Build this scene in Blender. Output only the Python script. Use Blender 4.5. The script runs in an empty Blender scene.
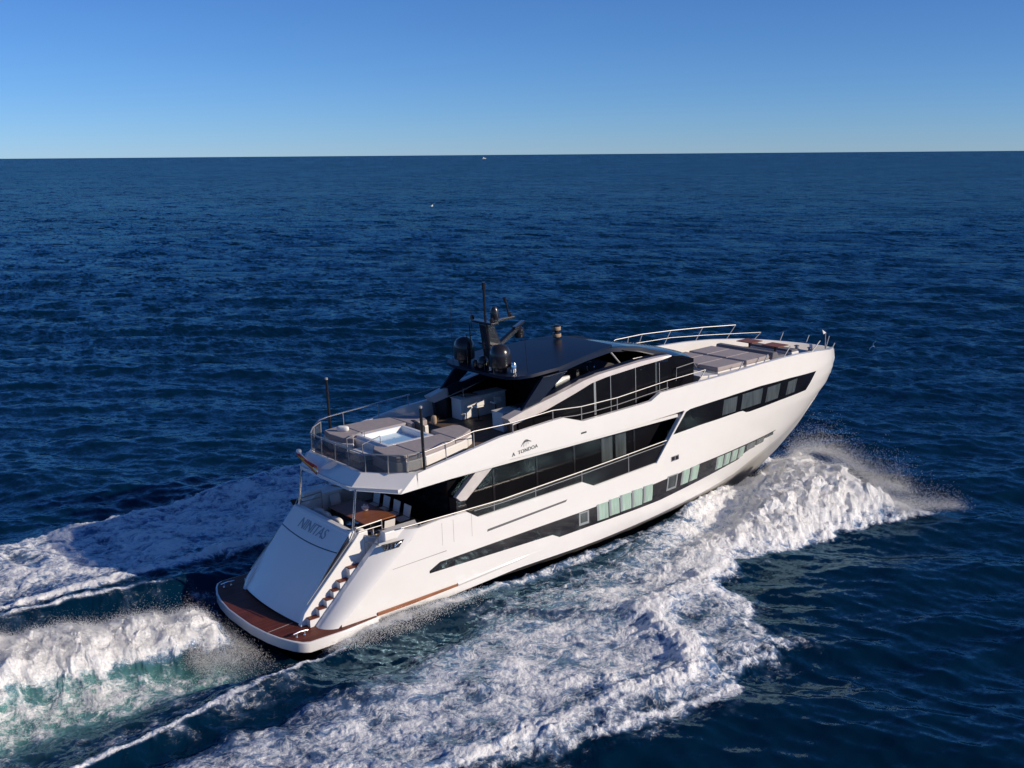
import bpy, bmesh, math, random
import numpy as np
from mathutils import Vector, Matrix, Quaternion

random.seed(7)
rng = np.random.default_rng(11)
scene = bpy.context.scene
COL = scene.collection

# ------------------------------------------------------------------ camera
FOCAL_PX = 1128.7
CAM = np.array([-16.6357, -38.9318, 17.7100])
YAW = math.radians(51.901)
PITCH = math.radians(11.493)
ROLL = math.radians(0.4476)
fw = np.array([math.cos(YAW) * math.cos(PITCH), math.sin(YAW) * math.cos(PITCH), -math.sin(PITCH)])
rt0 = np.array([math.sin(YAW), -math.cos(YAW), 0.0])
up0 = np.cross(rt0, fw)
rt = math.cos(ROLL) * rt0 - math.sin(ROLL) * up0
up = math.sin(ROLL) * rt0 + math.cos(ROLL) * up0
cd = bpy.data.cameras.new("camera")
cam = bpy.data.objects.new("camera", cd)
COL.objects.link(cam)
cd.sensor_width = 36.0
cd.lens = FOCAL_PX / 1024 * 36.0
cd.clip_start = 0.5
cd.clip_end = 200000
cam.matrix_world = Matrix(((rt[0], up[0], -fw[0], CAM[0]), (rt[1], up[1], -fw[1], CAM[1]),
                           (rt[2], up[2], -fw[2], CAM[2]), (0, 0, 0, 1)))
scene.camera = cam

# ------------------------------------------------------------------ sky and sun
SUN_AZ = math.radians(-58)      # direction towards the sun, from +X
SUN_EL = math.radians(23)
sun_dir = Vector((math.cos(SUN_AZ) * math.cos(SUN_EL), math.sin(SUN_AZ) * math.cos(SUN_EL), math.sin(SUN_EL)))
world = bpy.data.worlds.new("World")
scene.world = world
world.use_nodes = True
wn = world.node_tree
bg = wn.nodes["Background"]
sky = wn.nodes.new("ShaderNodeTexSky")
sky.sky_type = 'NISHITA'
sky.sun_disc = False
sky.sun_elevation = SUN_EL
sky.sun_rotation = math.atan2(sun_dir.x, sun_dir.y)
sky.altitude = 0
sky.air_density = 0.7
sky.dust_density = 0.0
sky.ozone_density = 10.0
tint = wn.nodes.new("ShaderNodeMix")       # slightly hazier, less cyan air
tint.data_type = 'RGBA'
tint.blend_type = 'MULTIPLY'
tint.inputs[0].default_value = 1.0
tint.inputs[7].default_value = (0.97, 0.95, 0.98, 1)
wn.links.new(sky.outputs[0], tint.inputs[6])
wn.links.new(tint.outputs[2], bg.inputs[0])
bg.inputs[1].default_value = 0.110
sl = bpy.data.lights.new("sun", 'SUN')
sl.energy = 4.6
sl.angle = math.radians(0.5)
sl.color = (1.0, 0.87, 0.71)
so = bpy.data.objects.new("sun", sl)
so.rotation_euler = (-sun_dir).to_track_quat('-Z', 'Y').to_euler()
COL.objects.link(so)
scene.view_settings.view_transform = 'Standard'
scene.view_settings.look = 'None'
scene.view_settings.exposure = 0.0
scene.view_settings.gamma = 1.0
scene.cycles.use_denoising = True
scene.cycles.sample_clamp_indirect = 3.0
scene.cycles.caustics_reflective = False
scene.cycles.caustics_refractive = False

# ------------------------------------------------------------------ materials
MATS = {}


def mat(name, col, rough=0.5, metal=0.0, coat=0.0, spec=0.5, var=0.0, vscale=3.0, bump=0.0, bscale=40.0, stretch=(1, 1, 1)):
    m = bpy.data.materials.new(name)
    m.use_nodes = True
    nt = m.node_tree
    p = nt.nodes["Principled BSDF"]
    p.inputs["Base Color"].default_value = (*col, 1)
    p.inputs["Roughness"].default_value = rough
    p.inputs["Metallic"].default_value = metal
    p.inputs["Coat Weight"].default_value = coat
    p.inputs["Coat Roughness"].default_value = 0.05
    p.inputs["Specular IOR Level"].default_value = spec
    if var > 0 or bump > 0:
        tc = nt.nodes.new("ShaderNodeTexCoord")
        mp = nt.nodes.new("ShaderNodeMapping")
        mp.inputs["Scale"].default_value = stretch
        nt.links.new(tc.outputs["Object"], mp.inputs[0])
    if var > 0:
        n = nt.nodes.new("ShaderNodeTexNoise")
        n.inputs["Scale"].default_value = vscale
        n.inputs["Detail"].default_value = 5
        r = nt.nodes.new("ShaderNodeValToRGB")
        r.color_ramp.elements[0].position = 0.3
        r.color_ramp.elements[1].position = 0.7
        r.color_ramp.elements[0].color = (*[c * (1 - var) for c in col], 1)
        r.color_ramp.elements[1].color = (*[min(1, c * (1 + var)) for c in col], 1)
        nt.links.new(mp.outputs[0], n.inputs["Vector"])
        nt.links.new(n.outputs["Fac"], r.inputs[0])
        nt.links.new(r.outputs[0], p.inputs["Base Color"])
    if bump > 0:
        n2 = nt.nodes.new("ShaderNodeTexNoise")
        n2.inputs["Scale"].default_value = bscale
        n2.inputs["Detail"].default_value = 3
        b = nt.nodes.new("ShaderNodeBump")
        b.inputs["Strength"].default_value = bump
        b.inputs["Distance"].default_value = 0.02
        nt.links.new(mp.outputs[0], n2.inputs["Vector"])
        nt.links.new(n2.outputs["Fac"], b.inputs["Height"])
        nt.links.new(b.outputs[0], p.inputs["Normal"])
    MATS[name] = m
    return m


def planks(name, col, gap, width, axis=1, rough=0.5, coat=0.0, spec=0.3):
    """teak deck: planks running fore and aft with dark caulking lines, tone varying per plank"""
    m = bpy.data.materials.new(name)
    m.use_nodes = True
    nt = m.node_tree
    p = nt.nodes["Principled BSDF"]
    p.inputs["Roughness"].default_value = rough
    p.inputs["Coat Weight"].default_value = coat
    p.inputs["Specular IOR Level"].default_value = spec
    tc = nt.nodes.new("ShaderNodeTexCoord")
    sp = nt.nodes.new("ShaderNodeSeparateXYZ")
    nt.links.new(tc.outputs["Object"], sp.inputs[0])

    def mth(op, a, b=None):
        n = nt.nodes.new("ShaderNodeMath")
        n.operation = op
        for i, v in enumerate((a, b)):
            if v is None:
                continue
            if isinstance(v, (int, float)):
                n.inputs[i].default_value = v
            else:
                nt.links.new(v, n.inputs[i])
        return n.outputs[0]
    u = mth('DIVIDE', sp.outputs[axis], width)
    fr = mth('FRACT', u)
    line = mth('LESS_THAN', fr, 0.09)
    wn_ = nt.nodes.new("ShaderNodeTexWhiteNoise")
    wn_.noise_dimensions = '1D'
    nt.links.new(mth('FLOOR', u), wn_.inputs["W"])
    nz = nt.nodes.new("ShaderNodeTexNoise")
    nz.inputs["Scale"].default_value = 2.2
    nz.inputs["Detail"].default_value = 6
    nt.links.new(tc.outputs["Object"], nz.inputs["Vector"])
    tone = mth('ADD', mth('MULTIPLY', wn_.outputs[0], 0.35), mth('MULTIPLY', nz.outputs["Fac"], 0.5))
    rp = nt.nodes.new("ShaderNodeValToRGB")
    rp.color_ramp.elements[0].color = (*[c * .65 for c in col], 1)
    rp.color_ramp.elements[0].position = 0.1
    rp.color_ramp.elements[1].color = (*[c * 1.35 for c in col], 1)
    rp.color_ramp.elements[1].position = 0.75
    nt.links.new(tone, rp.inputs[0])
    mx = nt.nodes.new("ShaderNodeMix")
    mx.data_type = 'RGBA'
    nt.links.new(line, mx.inputs[0])
    nt.links.new(rp.outputs[0], mx.inputs[6])
    mx.inputs[7].default_value = (*gap, 1)
    nt.links.new(mx.outputs[2], p.inputs["Base Color"])
    MATS[name] = m
    return m


GEL = mat("white_gelcoat", (0.80, 0.785, 0.765), 0.28, coat=0.35, var=0.012, vscale=1.3)
GEL2 = mat("white_moulding", (0.74, 0.73, 0.715), 0.4, coat=0.2, var=0.02, vscale=2.5)
BOOT = mat("dark_antifouling", (0.055, 0.050, 0.048), 0.3, var=0.3, vscale=1.5)
GLASS = mat("black_glass", (0.007, 0.007, 0.009), 0.11, spec=0.16, var=0.2, vscale=0.8)
SMOKE = mat("smoked_panel", (0.013, 0.012, 0.014), 0.2, coat=0.0, spec=.25, var=0.2, vscale=1)
BAND = mat("black_band", (0.016, 0.015, 0.017), 0.12, coat=0.5)
PANE = mat("mint_pane", (0.36, 0.50, 0.42), 0.25, coat=0.6, var=0.18, vscale=2.2, stretch=(3, 1, 0.4))
PANE2 = mat("grey_pane", (0.07, 0.085, 0.09), 0.12, coat=0.6, var=0.35, vscale=1.6, stretch=(3, 1, .4))
PANE3 = mat("dim_pane", (0.13, 0.15, 0.15), 0.2, coat=0.6, var=0.3, vscale=1.6, stretch=(3, 1, .4))
FRAME = mat("window_frame", (0.42, 0.44, 0.45), 0.3, metal=0.5)
CHROME = mat("polished_steel", (0.72, 0.72, 0.72), 0.16, metal=1.0)
SATIN = mat("satin_steel", (0.36, 0.355, 0.355), 0.45, metal=0.4)
TEAKR = planks("wet_red_teak", (0.135, 0.036, 0.022), (0.03, 0.012, 0.01), 0.11, rough=0.5, spec=0.15)
TEAK = planks("deck_teak", (0.135, 0.092, 0.070), (0.02, 0.016, 0.014), 0.10, rough=0.55)
TEAKF = planks("pale_deck_teak", (0.24, 0.18, 0.14), (0.03, 0.025, 0.02), 0.10, rough=0.6)
TABLE = mat("varnished_wood", (0.24, 0.085, 0.035), 0.4, coat=0.0, spec=.25, var=0.3, vscale=2, stretch=(1, 12, 12))
STRIP = mat("rub_strip_teak", (0.27, 0.105, 0.05), 0.4, var=0.3, vscale=3, stretch=(.4, 8, 8))
SILVER = mat("champagne_paint", (0.60, 0.545, 0.525), 0.34, metal=0.1, coat=0.3, var=0.07, vscale=2)
ROOF = mat("midnight_roof_paint", (0.007, 0.012, 0.030), 0.33, spec=0.18, var=0.15, vscale=.8)
NOSE = mat("glossy_midnight_paint", (0.007, 0.011, 0.024), 0.12, spec=0.4, var=0.15, vscale=.8)
BLACK = mat("satin_black", (0.012, 0.011, 0.014), 0.3, coat=0.2)
MASTM = mat("mast_black", (0.016, 0.014, 0.017), 0.25, coat=0.3)
CUSH = mat("mauve_grey_cushion", (0.35, 0.312, 0.315), 0.85, var=0.08, vscale=5, bump=0.25, bscale=9)
CUSHB = mat("slate_cushion", (0.15, 0.145, 0.165), 0.85, var=0.08, vscale=5, bump=0.25, bscale=9)
PILLOW = mat("white_pillow", (0.78, 0.76, 0.73), 0.8, bump=0.3, bscale=7)
CHAIRM = mat("white_chair_sling", (0.72, 0.70, 0.68), 0.6, bump=0.1)
DARKC = mat("charcoal_upholstery", (0.04, 0.037, 0.042), 0.7)
WOODC = mat("ceiling_wood", (0.16, 0.062, 0.032), 0.35, var=0.3, vscale=2, stretch=(.5, 9, 9))
TUBW = mat("tub_water", (0.34, 0.58, 0.80), 0.06, spec=0.5, bump=0.25, bscale=6)
LETTER = mat("grey_lettering", (0.11, 0.115, 0.125), 0.35)
LETTERB = mat("blue_grey_lettering", (0.30, 0.33, 0.38), 0.35)
SEAM = mat("seam_line", (0.12, 0.12, 0.13), 0.6)
SEAML = mat("faint_seam", (0.36, 0.34, 0.33), 0.6)
NAVY = mat("navy_trim", (0.02, 0.03, 0.06), 0.4)
GULLW = mat("gull_white", (0.8, 0.8, 0.8), 0.8)
GULLG = mat("gull_grey", (0.25, 0.26, 0.28), 0.8)
RED = mat("flag_red", (0.45, 0.015, 0.02), 0.7)
YEL = mat("flag_yellow", (0.75, 0.45, 0.03), 0.7)
BROWN = mat("tan_rope", (0.35, 0.25, 0.17), 0.8)


BOTTOM = mat('pale_hull_bottom', (0.55, 0.54, 0.53), 0.3, coat=.2, var=.06, vscale=1.5)


# ------------------------------------------------------------------ mesh helper
class M:
    def __init__(s):
        s.v, s.f = [], []

    def add(s, vs, fs):
        o = len(s.v)
        s.v += [tuple(float(c) for c in v) for v in vs]
        s.f += [tuple(i + o for i in f) for f in fs]
        return s

    def box(s, a, b):
        (x0, y0, z0), (x1, y1, z1) = a, b
        return s.add([(x0, y0, z0), (x1, y0, z0), (x1, y1, z0), (x0, y1, z0), (x0, y0, z1), (x1, y0, z1), (x1, y1, z1), (x0, y1, z1)],
                     [(3, 2, 1, 0), (4, 5, 6, 7), (0, 1, 5, 4), (1, 2, 6, 5), (2, 3, 7, 6), (3, 0, 4, 7)])

    def prism_xz(s, pts, y0, y1):
        n = len(pts)
        vs = [(x, y0, z) for x, z in pts] + [(x, y1, z) for x, z in pts]
        fs = [tuple(range(n)), tuple(range(2 * n - 1, n - 1, -1))]
        fs += [(i, i + n, (i + 1) % n + n, (i + 1) % n) for i in range(n)]
        return s.add(vs, fs)

    def prism_xy(s, pts, z0, z1):
        n = len(pts)
        zz0 = z0 if callable(z0) else (lambda x, y: z0)
        zz1 = z1 if callable(z1) else (lambda x, y: z1)
        vs = [(x, y, zz0(x, y)) for x, y in pts] + [(x, y, zz1(x, y)) for x, y in pts]
        fs = [tuple(range(n)), tuple(range(2 * n - 1, n - 1, -1))]
        fs += [(i, i + n, (i + 1) % n + n, (i + 1) % n) for i in range(n)]
        return s.add(vs, fs)

    def grid(s, rows, closed=False):
        """rows: list of equal-length point lists"""
        n = len(rows[0])
        vs = [p for r in rows for p in r]
        fs = []
        for i in range(len(rows) - 1):
            for j in range(n - (0 if closed else 1)):
                k = (j + 1) % n
                fs.append((i * n + j, i * n + k, (i + 1) * n + k, (i + 1) * n + j))
        return s.add(vs, fs)

    def tube(s, pts, r, n=8, taper=None):
        P = [Vector(p) for p in pts]
        rows = []
        ref = None
        for i, p in enumerate(P):
            a = P[max(i - 1, 0)]
            b = P[min(i + 1, len(P) - 1)]
            d = (b - a).normalized()
            if ref is None:
                ref = d.orthogonal().normalized()
            u = (ref - d * ref.dot(d)).normalized()
            w = d.cross(u)
            ref = u
            rr = r if taper is None else r + (taper - r) * i / (len(P) - 1)
            rows.append([p + (u * math.cos(2 * math.pi * k / n) + w * math.sin(2 * math.pi * k / n)) * rr for k in range(n)])
        o = len(s.v)
        s.grid(rows, closed=True)
        s.f.append(tuple(o + k for k in range(n - 1, -1, -1)))
        e = o + (len(P) - 1) * n
        s.f.append(tuple(e + k for k in range(n)))
        return s

    def lathe(s, prof, c, n=20):
        rows = [[(c[0] + r * math.cos(2 * math.pi * k / n), c[1] + r * math.sin(2 * math.pi * k / n), c[2] + z) for k in range(n)] for r, z in prof]
        o = len(s.v)
        s.grid(rows, closed=True)
        s.f.append(tuple(o + k for k in range(n - 1, -1, -1)))
        e = o + (len(prof) - 1) * n
        s.f.append(tuple(e + k for k in range(n)))
        return s

    def cushion(s, c, size, rot=0.0, n=3.0, seg=14):
        """superellipsoid pillow"""
        rows = []
        for i in range(seg + 1):
            ph = -math.pi / 2 + math.pi * i / seg
            row = []
            for j in range(2 * seg):
                th = 2 * math.pi * j / (2 * seg)

                def pw(v, e):
                    return math.copysign(abs(v) ** e, v)
                e1, e2 = 0.9, 2 / n
                x = size[0] * pw(math.cos(ph), e1 * .5) * pw(math.cos(th), e2)
                y = size[1] * pw(math.cos(ph), e1 * .5) * pw(math.sin(th), e2)
                z = size[2] * pw(math.sin(ph), 0.8)
                row.append((c[0] + x * math.cos(rot) - y * math.sin(rot), c[1] + x * math.sin(rot) + y * math.cos(rot), c[2] + z))
            rows.append(row)
        return s.grid(rows, closed=True)

    def mirrored(s):
        m = M()
        m.v = [(x, -y, z) for x, y, z in s.v]
        m.f = [tuple(reversed(f)) for f in s.f]
        return m

    def both(s):
        o = len(s.v)
        v, f = list(s.v), list(s.f)
        s.v += [(x, -y, z) for x, y, z in v]
        s.f += [tuple(i + o for i in reversed(q)) for q in f]
        return s

    def build(s, name, material, parent=None, smooth=True, angle=32, bevel=0.0, seg=2, fix=True):
        me = bpy.data.meshes.new(name)
        me.from_pydata(s.v, [], s.f)
        bm = bmesh.new()
        bm.from_mesh(me)
        bmesh.ops.remove_doubles(bm, verts=bm.verts, dist=0.0004)
        bmesh.ops.dissolve_degenerate(bm, edges=bm.edges, dist=0.0002)
        if fix:
            bmesh.ops.recalc_face_normals(bm, faces=bm.faces)
        bm.to_mesh(me)
        bm.free()
        if smooth:
            me.shade_smooth()
            me.set_sharp_from_angle(angle=math.radians(angle))
        me.materials.append(material)
        o = bpy.data.objects.new(name, me)
        COL.objects.link(o)
        if parent is not None:
            o.parent = parent
        if bevel > 0:
            b = o.modifiers.new("edge", 'BEVEL')
            b.width = bevel
            b.segments = seg
            b.limit_method = 'ANGLE'
            b.angle_limit = math.radians(40)
            b.harden_normals = smooth
        return o


def tag(o, label=None, cat=None, group=None, kind=None):
    for k, v in (('label', label), ('category', cat), ('group', group), ('kind', kind)):
        if v:
            o[k] = v
    return o


TRIM = math.radians(2.626)


def place(o, x, y, z, rz=0.0):
    """boat coordinates -> world: the running boat is trimmed bow-up about x = 12"""
    ct, st = math.cos(TRIM), math.sin(TRIM)
    o.location = (12 + (x - 12) * ct - z * st, y, (x - 12) * st + z * ct)
    o.rotation_euler = (Matrix.Rotation(-TRIM, 4, 'Y') @ Matrix.Rotation(rz, 4, 'Z')).to_euler()
    return o


def empty(name, x=0, y=0, z=0, rz=0.0):
    o = bpy.data.objects.new(name, None)
    o.empty_display_size = 0.3
    COL.objects.link(o)
    return place(o, x, y, z, rz)


def kids(o):
    return [c for c in COL.objects if c.parent == o]


def copy_tree(o, parent=None):
    c = o.copy()
    COL.objects.link(c)
    c.parent = parent
    for ch in kids(o):
        copy_tree(ch, c)
    return c


# ------------------------------------------------------------------ the sea
def smooth(a, b, x):
    t = np.clip((x - a) / (b - a), 0, 1)
    return t * t * (3 - 2 * t)


_perm = rng.permutation(4096)
_gx, _gy = np.cos(np.arange(4096) * 2.399963), np.sin(np.arange(4096) * 2.399963)


def perlin(x, y):
    xi, yi = np.floor(x).astype(np.int64), np.floor(y).astype(np.int64)
    xf, yf = x - xi, y - yi
    u, v = xf * xf * xf * (xf * (xf * 6 - 15) + 10), yf * yf * yf * (yf * (yf * 6 - 15) + 10)

    def g(ix, iy, dx, dy):
        h = _perm[(_perm[ix & 4095] + iy) & 4095]
        return _gx[h] * dx + _gy[h] * dy
    a = g(xi, yi, xf, yf)
    b = g(xi + 1, yi, xf - 1, yf)
    c = g(xi, yi + 1, xf, yf - 1)
    d = g(xi + 1, yi + 1, xf - 1, yf - 1)
    return (a + u * (b - a) + v * ((c + u * (d - c)) - (a + u * (b - a)))) * 1.5


def fbm(x, y, octv=5, gain=0.5, lac=2.03):
    s, a, t = 0.0, 1.0, 0.0
    for i in range(octv):
        s = s + a * perlin(x + 17.3 * i, y - 9.1 * i)
        t += a
        a *= gain
        x, y = x * lac, y * lac
    return s / t


def billow(x, y, octv=5, gain=0.5, lac=2.03):
    s, a, t = 0.0, 1.0, 0.0
    for i in range(octv):
        s = s + a * (np.abs(perlin(x + 11.7 * i, y - 5.3 * i)) * 2 - .55)
        t += a
        a *= gain
        x, y = x * .8 * lac - y * .6 * lac, x * .6 * lac + y * .8 * lac
    return s / t


def poly_sd(px, py, poly):
    """signed distance to a polygon, positive inside"""
    P = np.array(poly, float)
    Q = np.roll(P, -1, 0)
    d = np.full(px.shape, 1e9)
    ins = np.zeros(px.shape, bool)
    for (ax, ay), (bx, by) in zip(P, Q):
        ex, ey = bx - ax, by - ay
        t = np.clip(((px - ax) * ex + (py - ay) * ey) / (ex * ex + ey * ey + 1e-12), 0, 1)
        d = np.minimum(d, np.hypot(px - ax - t * ex, py - ay - t * ey))
        c = ((ay > py) != (by > py)) & (px < (bx - ax) * (py - ay) / (by - ay + 1e-12) + ax)
        ins ^= c
    return np.where(ins, d, -d)


def line_d(px, py, line):
    d = np.full(px.shape, 1e9)
    for (ax, ay), (bx, by) in zip(line[:-1], line[1:]):
        ex, ey = bx - ax, by - ay
        t = np.clip(((px - ax) * ex + (py - ay) * ey) / (ex * ex + ey * ey + 1e-12), 0, 1)
        d = np.minimum(d, np.hypot(px - ax - t * ex, py - ay - t * ey))
    return d


STBD_FOAM = [(33.6, -0.3), (33.6, -3.5), (32.6, -7.0), (33.2, -9.6), (29.4, -8.9), (26.9, -8.4), (23.8, -8.5), (21.7, -8.2), (20, -8.0),
             (18.1, -8.5), (17.3, -10.3), (17.1, -11.5), (15.7, -12.8), (15.1, -14.1), (15.4, -15.0), (13.9, -15.3), (12.5, -14.9),
             (11.8, -15.0), (10.7, -16.2), (9.7, -16.3), (8.5, -16.0), (6.8, -15.9), (5.9, -15.6), (3.7, -15.2), (1.9, -14.8), (0.2, -14.6),
             (-6, -13.6), (-16, -12.4), (-30, -11.5), (-30, -10), (-14, -9.4), (-6.9, -8.3), (-3, -7.9), (0.1, -7.6), (3.2, -7.1), (5.5, -6.8),
             (8.9, -5.5), (12.4, -5.0), (15.4, -4.5), (18.2, -3.8), (23.1, -2.3), (27.5, -0.6)]
PLUME = [(33.4, 0.1), (33.5, -3.5), (32.4, -7.0), (32.3, -9.4), (29.4, -8.9), (26.9, -8.4), (23.8, -8.4), (21.7, -8.1), (19.5, -7.8), (17.5, -8.2),
         (14.5, -8.6), (14.5, -6.5), (18.5, -5.4), (21.5, -4.5), (25, -2.6), (28.5, -0.8)]
CREST = [(19, -8.1), (18.1, -8.5), (15.9, -9.1), (14.5, -9.3), (12.8, -9.9), (11.9, -11.6), (11.7, -13.0), (10.9, -14.0), (9.7, -14.5), (8.0, -14.3), (6.4, -14.1), (4.2, -14.2), (0, -14.0), (-8, -12.8)]
RIDGE = [(3.0, -4.3), (1.1, -4.9), (-2.0, -5.9), (-3.9, -6.3), (-5.7, -6.7), (-7.4, -7.2), (-12, -8.5), (-20, -10)]
PORT_FOAM = [(33.6, 0.3), (33.5, 4.0), (32.5, 8.0), (30, 11), (26, 14.0), (20, 17.2), (12.9, 18.6), (8.9, 18.0), (6.1, 17.0), (3.1, 16.5), (1.4, 16.0), (-1.9, 15.6),
             (-4.6, 14.6), (-10, 13.6), (-22, 12), (-30, 11), (-30, 8.8), (-14, 7.0), (-7.2, 5.8), (-3.3, 6.0), (1.1, 6.6), (3.4, 7.0), (8.9, 6.0), (15, 4.8), (23, 2.4), (27.5, .6)]
RIDGE_P = [(2.5, 4.6), (-1.6, 5.2), (-3.3, 5.3), (-4.9, 5.4), (-9, 6.4), (-20, 9)]


def sea_state(x, y, cell=None):
    """returns height, dx, dy, foam, aerated, slope of the waves too short for the mesh"""
    # --- open-sea waves
    z = np.zeros_like(x)
    dx = np.zeros_like(x)
    dy = np.zeros_like(x)
    r = np.random.default_rng(5)
    if cell is None:
        cell = np.full_like(x, 0.05)
    group = 0.75 + 0.5 * fbm(x / 60.0, y / 60.0, 3)
    lost = np.zeros_like(x)
    lam = np.exp(np.linspace(math.log(0.55), math.log(26.0), 110))
    for i, L in enumerate(lam):
        k = 2 * math.pi / L
        th = math.radians(228) + r.normal() * math.radians(36 if L < 9 else 24)
        a = (0.046 if L < 4 else (0.034 if L < 11 else 0.011)) / k * (0.7 + 0.6 * r.random())
        ph = r.random() * 6.283
        c, s_ = math.cos(th), math.sin(th)
        arg = k * (x * c + y * s_) + ph
        keep = smooth(1.6, 3.2, L / cell)
        lost += (a * k * group) ** 2 / 2 * (1 - keep ** 2)
        w = a * keep * group
        z += w * np.cos(arg)
        q = 0.85
        dx -= q * w * c * np.sin(arg)
        dy -= q * w * s_ * np.sin(arg)
    foam = np.zeros_like(x)
    aer = np.zeros_like(x)
    churn = np.zeros_like(x)
    near = (x > -32) & (x < 42) & (np.abs(y) < 26)
    X, Y = x[near], y[near]
    if X.size:
        wx = X + 0.55 * fbm(X / 1.3, Y / 1.3, 4) + .25 * fbm(X / .35 + 5, Y / .35, 3)
        wy = Y + 0.55 * fbm(X / 1.3 + 40, Y / 1.3 + 7, 4) + .25 * fbm(X / .35 - 5, Y / .35 + 3, 3)
        n1 = fbm(X / 1.7 + 3, Y / 1.7, 5)
        n2 = fbm(X / 0.55 + 9, Y / 0.55 - 4, 5, gain=.62)
        n3 = fbm(X / 0.16, Y / 0.16, 3)
        b3 = billow(X / 0.32 + 1, Y / 0.32 + 8, 3)
        b1 = billow(X / 2.2 + 3, Y / 2.2, 5)
        b2 = billow(X / 0.8 + 7, Y / 0.8 + 2, 4)
        sd = poly_sd(wx, wy, STBD_FOAM)
        f = smooth(-0.25, 0.8, sd + .35 * n2) * (0.56 + 0.20 * smooth(0, 5, X - 15) + .30 * n1)
        h = 0.25 * smooth(0.0, 1.2, sd)
        # breaking outer edge of the sheet
        edge = np.exp(-((sd - 0.3) / 0.4) ** 2)
        f = np.maximum(f, edge * (.66 + .5 * n2) * smooth(-6, 8, X))
        h += 0.07 * edge
        lc = line_d(wx, wy, CREST)
        cw = .45 + .55 * smooth(3, 10, X)
        f = np.maximum(f, (0.98 + .25 * n2) * np.exp(-(lc / (0.65 * cw)) ** 2) * smooth(-12, 6, X))
        h += 0.38 * cw * np.exp(-(lc / 0.8) ** 2)
        # thin lacy patch between the crest and the outer edge
        thin = smooth(0, .6, wy * -1 - 10.2) * smooth(0, 1.2, wx - 11.6) * smooth(.2, 1.0, lc)
        f -= 0.10 * thin * (sd > 0)
        strip = smooth(0, .6, -wy - 14.2) * smooth(.3, 1.0, lc)
        f -= 0.10 * strip * (sd > .4)
        # inner side of the sheet thins out towards the channel along the hull
        inner = smooth(0.0, 3.2, -Y - np.interp(X, [-30, -14, -3, 5.5, 12.4, 18, 25], [10, 9.4, 7.9, 6.8, 5.0, 4.4, 2.0]))
        f *= np.where(Y < 0, 0.62 + 0.38 * np.maximum(inner, smooth(17, 24, X)), 1)
        # bow plume
        sp = poly_sd(wx, wy, PLUME)
        H = np.interp(X, [13, 17, 20, 24, 28, 31.0, 33.4], [0.22, 0.42, 0.7, 1.15, 1.8, 1.95, 1.0])
        pl = smooth(-0.15, 3.0, sp)
        h += H * pl * (0.92 + 0.17 * n1) + pl * (0.17 * b1 + 0.09 * b2 + .10 * n2 + .04 * b3) * np.clip(H, .3, 1.3)
        dxp = pl * np.clip(H, 0, 1.5) * (.3 * fbm(X / .9 + 60, Y / .9, 4) + .2 * fbm(X / .3, Y / .3 + 9, 3))
        dyp = pl * np.clip(H, 0, 1.5) * (.3 * fbm(X / .9, Y / .9 + 60, 4) + .2 * fbm(X / .3 + 9, Y / .3, 3))
        f = np.maximum(f, smooth(-0.35, 1.4, sp + .5 * n2) * (.88 + .30 * n2 + .25 * n1))
        # port side sheet
        sq = poly_sd(wx, wy, PORT_FOAM)
        fp = smooth(-0.2, 1.6, sq + .5 * n2) * (0.60 + .28 * n1 - .18 * smooth(3, 0, np.abs(Y) - np.interp(X, [-30, -7, 3, 15, 27], [8.5, 5.8, 7, 4.8, .6])))
        h += (0.2 + 0.6 * smooth(4, 26, X)) * smooth(0, 2.2, sq) * (0.9 + .3 * n1 + .35 * b1 + .12 * b2)
        h += 0.3 * np.exp(-((sq - 0.8) / 0.8) ** 2)
        f = np.maximum(f, fp)
        f = np.maximum(f, (.80 + .3 * n2) * np.exp(-((sq - 0.7) / 0.5) ** 2))
        # ridges that leave the stern corners
        lr = line_d(X + .25 * n1, Y + .45 * n1, RIDGE)
        h += 0.34 * np.exp(-(lr / 0.55) ** 2) * smooth(4, 0, X)
        f = np.maximum(f, (0.74 + .5 * n2) * np.exp(-(lr / 0.17) ** 2) * smooth(4, 1, X))
        lp = line_d(X + .2 * n1, Y + .35 * n1, RIDGE_P)
        h += 0.45 * np.exp(-(lp / 0.7) ** 2) * smooth(4, -4, X)
        f = np.maximum(f, (0.62 + .5 * n2) * np.exp(-(lp / 0.16) ** 2) * smooth(2.5, -3, X))
        # trough behind the transom and beside the hull
        tr = smooth(5.2, 3.4, np.abs(Y)) * smooth(4.0, 1.0, X) * smooth(-16, -3, X)
        h -= 0.55 * tr
        # rooster tail
        yc = np.interp(X, [-20, -8, 0], [1.3, 0.9, -0.1]) 
        ws = np.interp(X, [-20, -7, 0.3], [3.4, 2.1, 1.5])
        rr = smooth(0.35, -1.5, X) * smooth(-30, -12, X)
        g = np.exp(-(np.abs((Y - yc + .3 * n1) / ws)) ** 2.6)
        h += rr * g * (1.45 + 0.3 * n1 + 0.15 * b1 + .09 * b2 + .12 * n2 + .04 * b3)
        foot = smooth(0.55, 0.85, g)
        f = np.maximum(f, rr * smooth(0.16, 0.72, g + .20 * n1 + .20 * n2) * (.92 + .25 * n2 + .2 * n1))
        # aerated green face on the starboard flank of the tail
        gd = np.exp(-((Y - np.interp(X, [-20, -8, -1], [-2.4, -2.2, -2.9])) / np.interp(X, [-20, -8, -1], [2.4, 1.9, .8])) ** 2) * smooth(0.3, -3, X) * smooth(-24, -10, X)
        aer_n = gd * (0.8 + .5 * n1)
        # streaks of foam on the green face
        f = np.maximum(f, gd * (0.56 + .30 * n1 + .35 * n2))
        wide = smooth(9.0, 6.5, np.abs(Y)) * smooth(3, -2, X)
        f = np.maximum(f, wide * (.22 + .30 * n1 + .25 * n2) * np.where(Y > 2, .7, 1))
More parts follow.
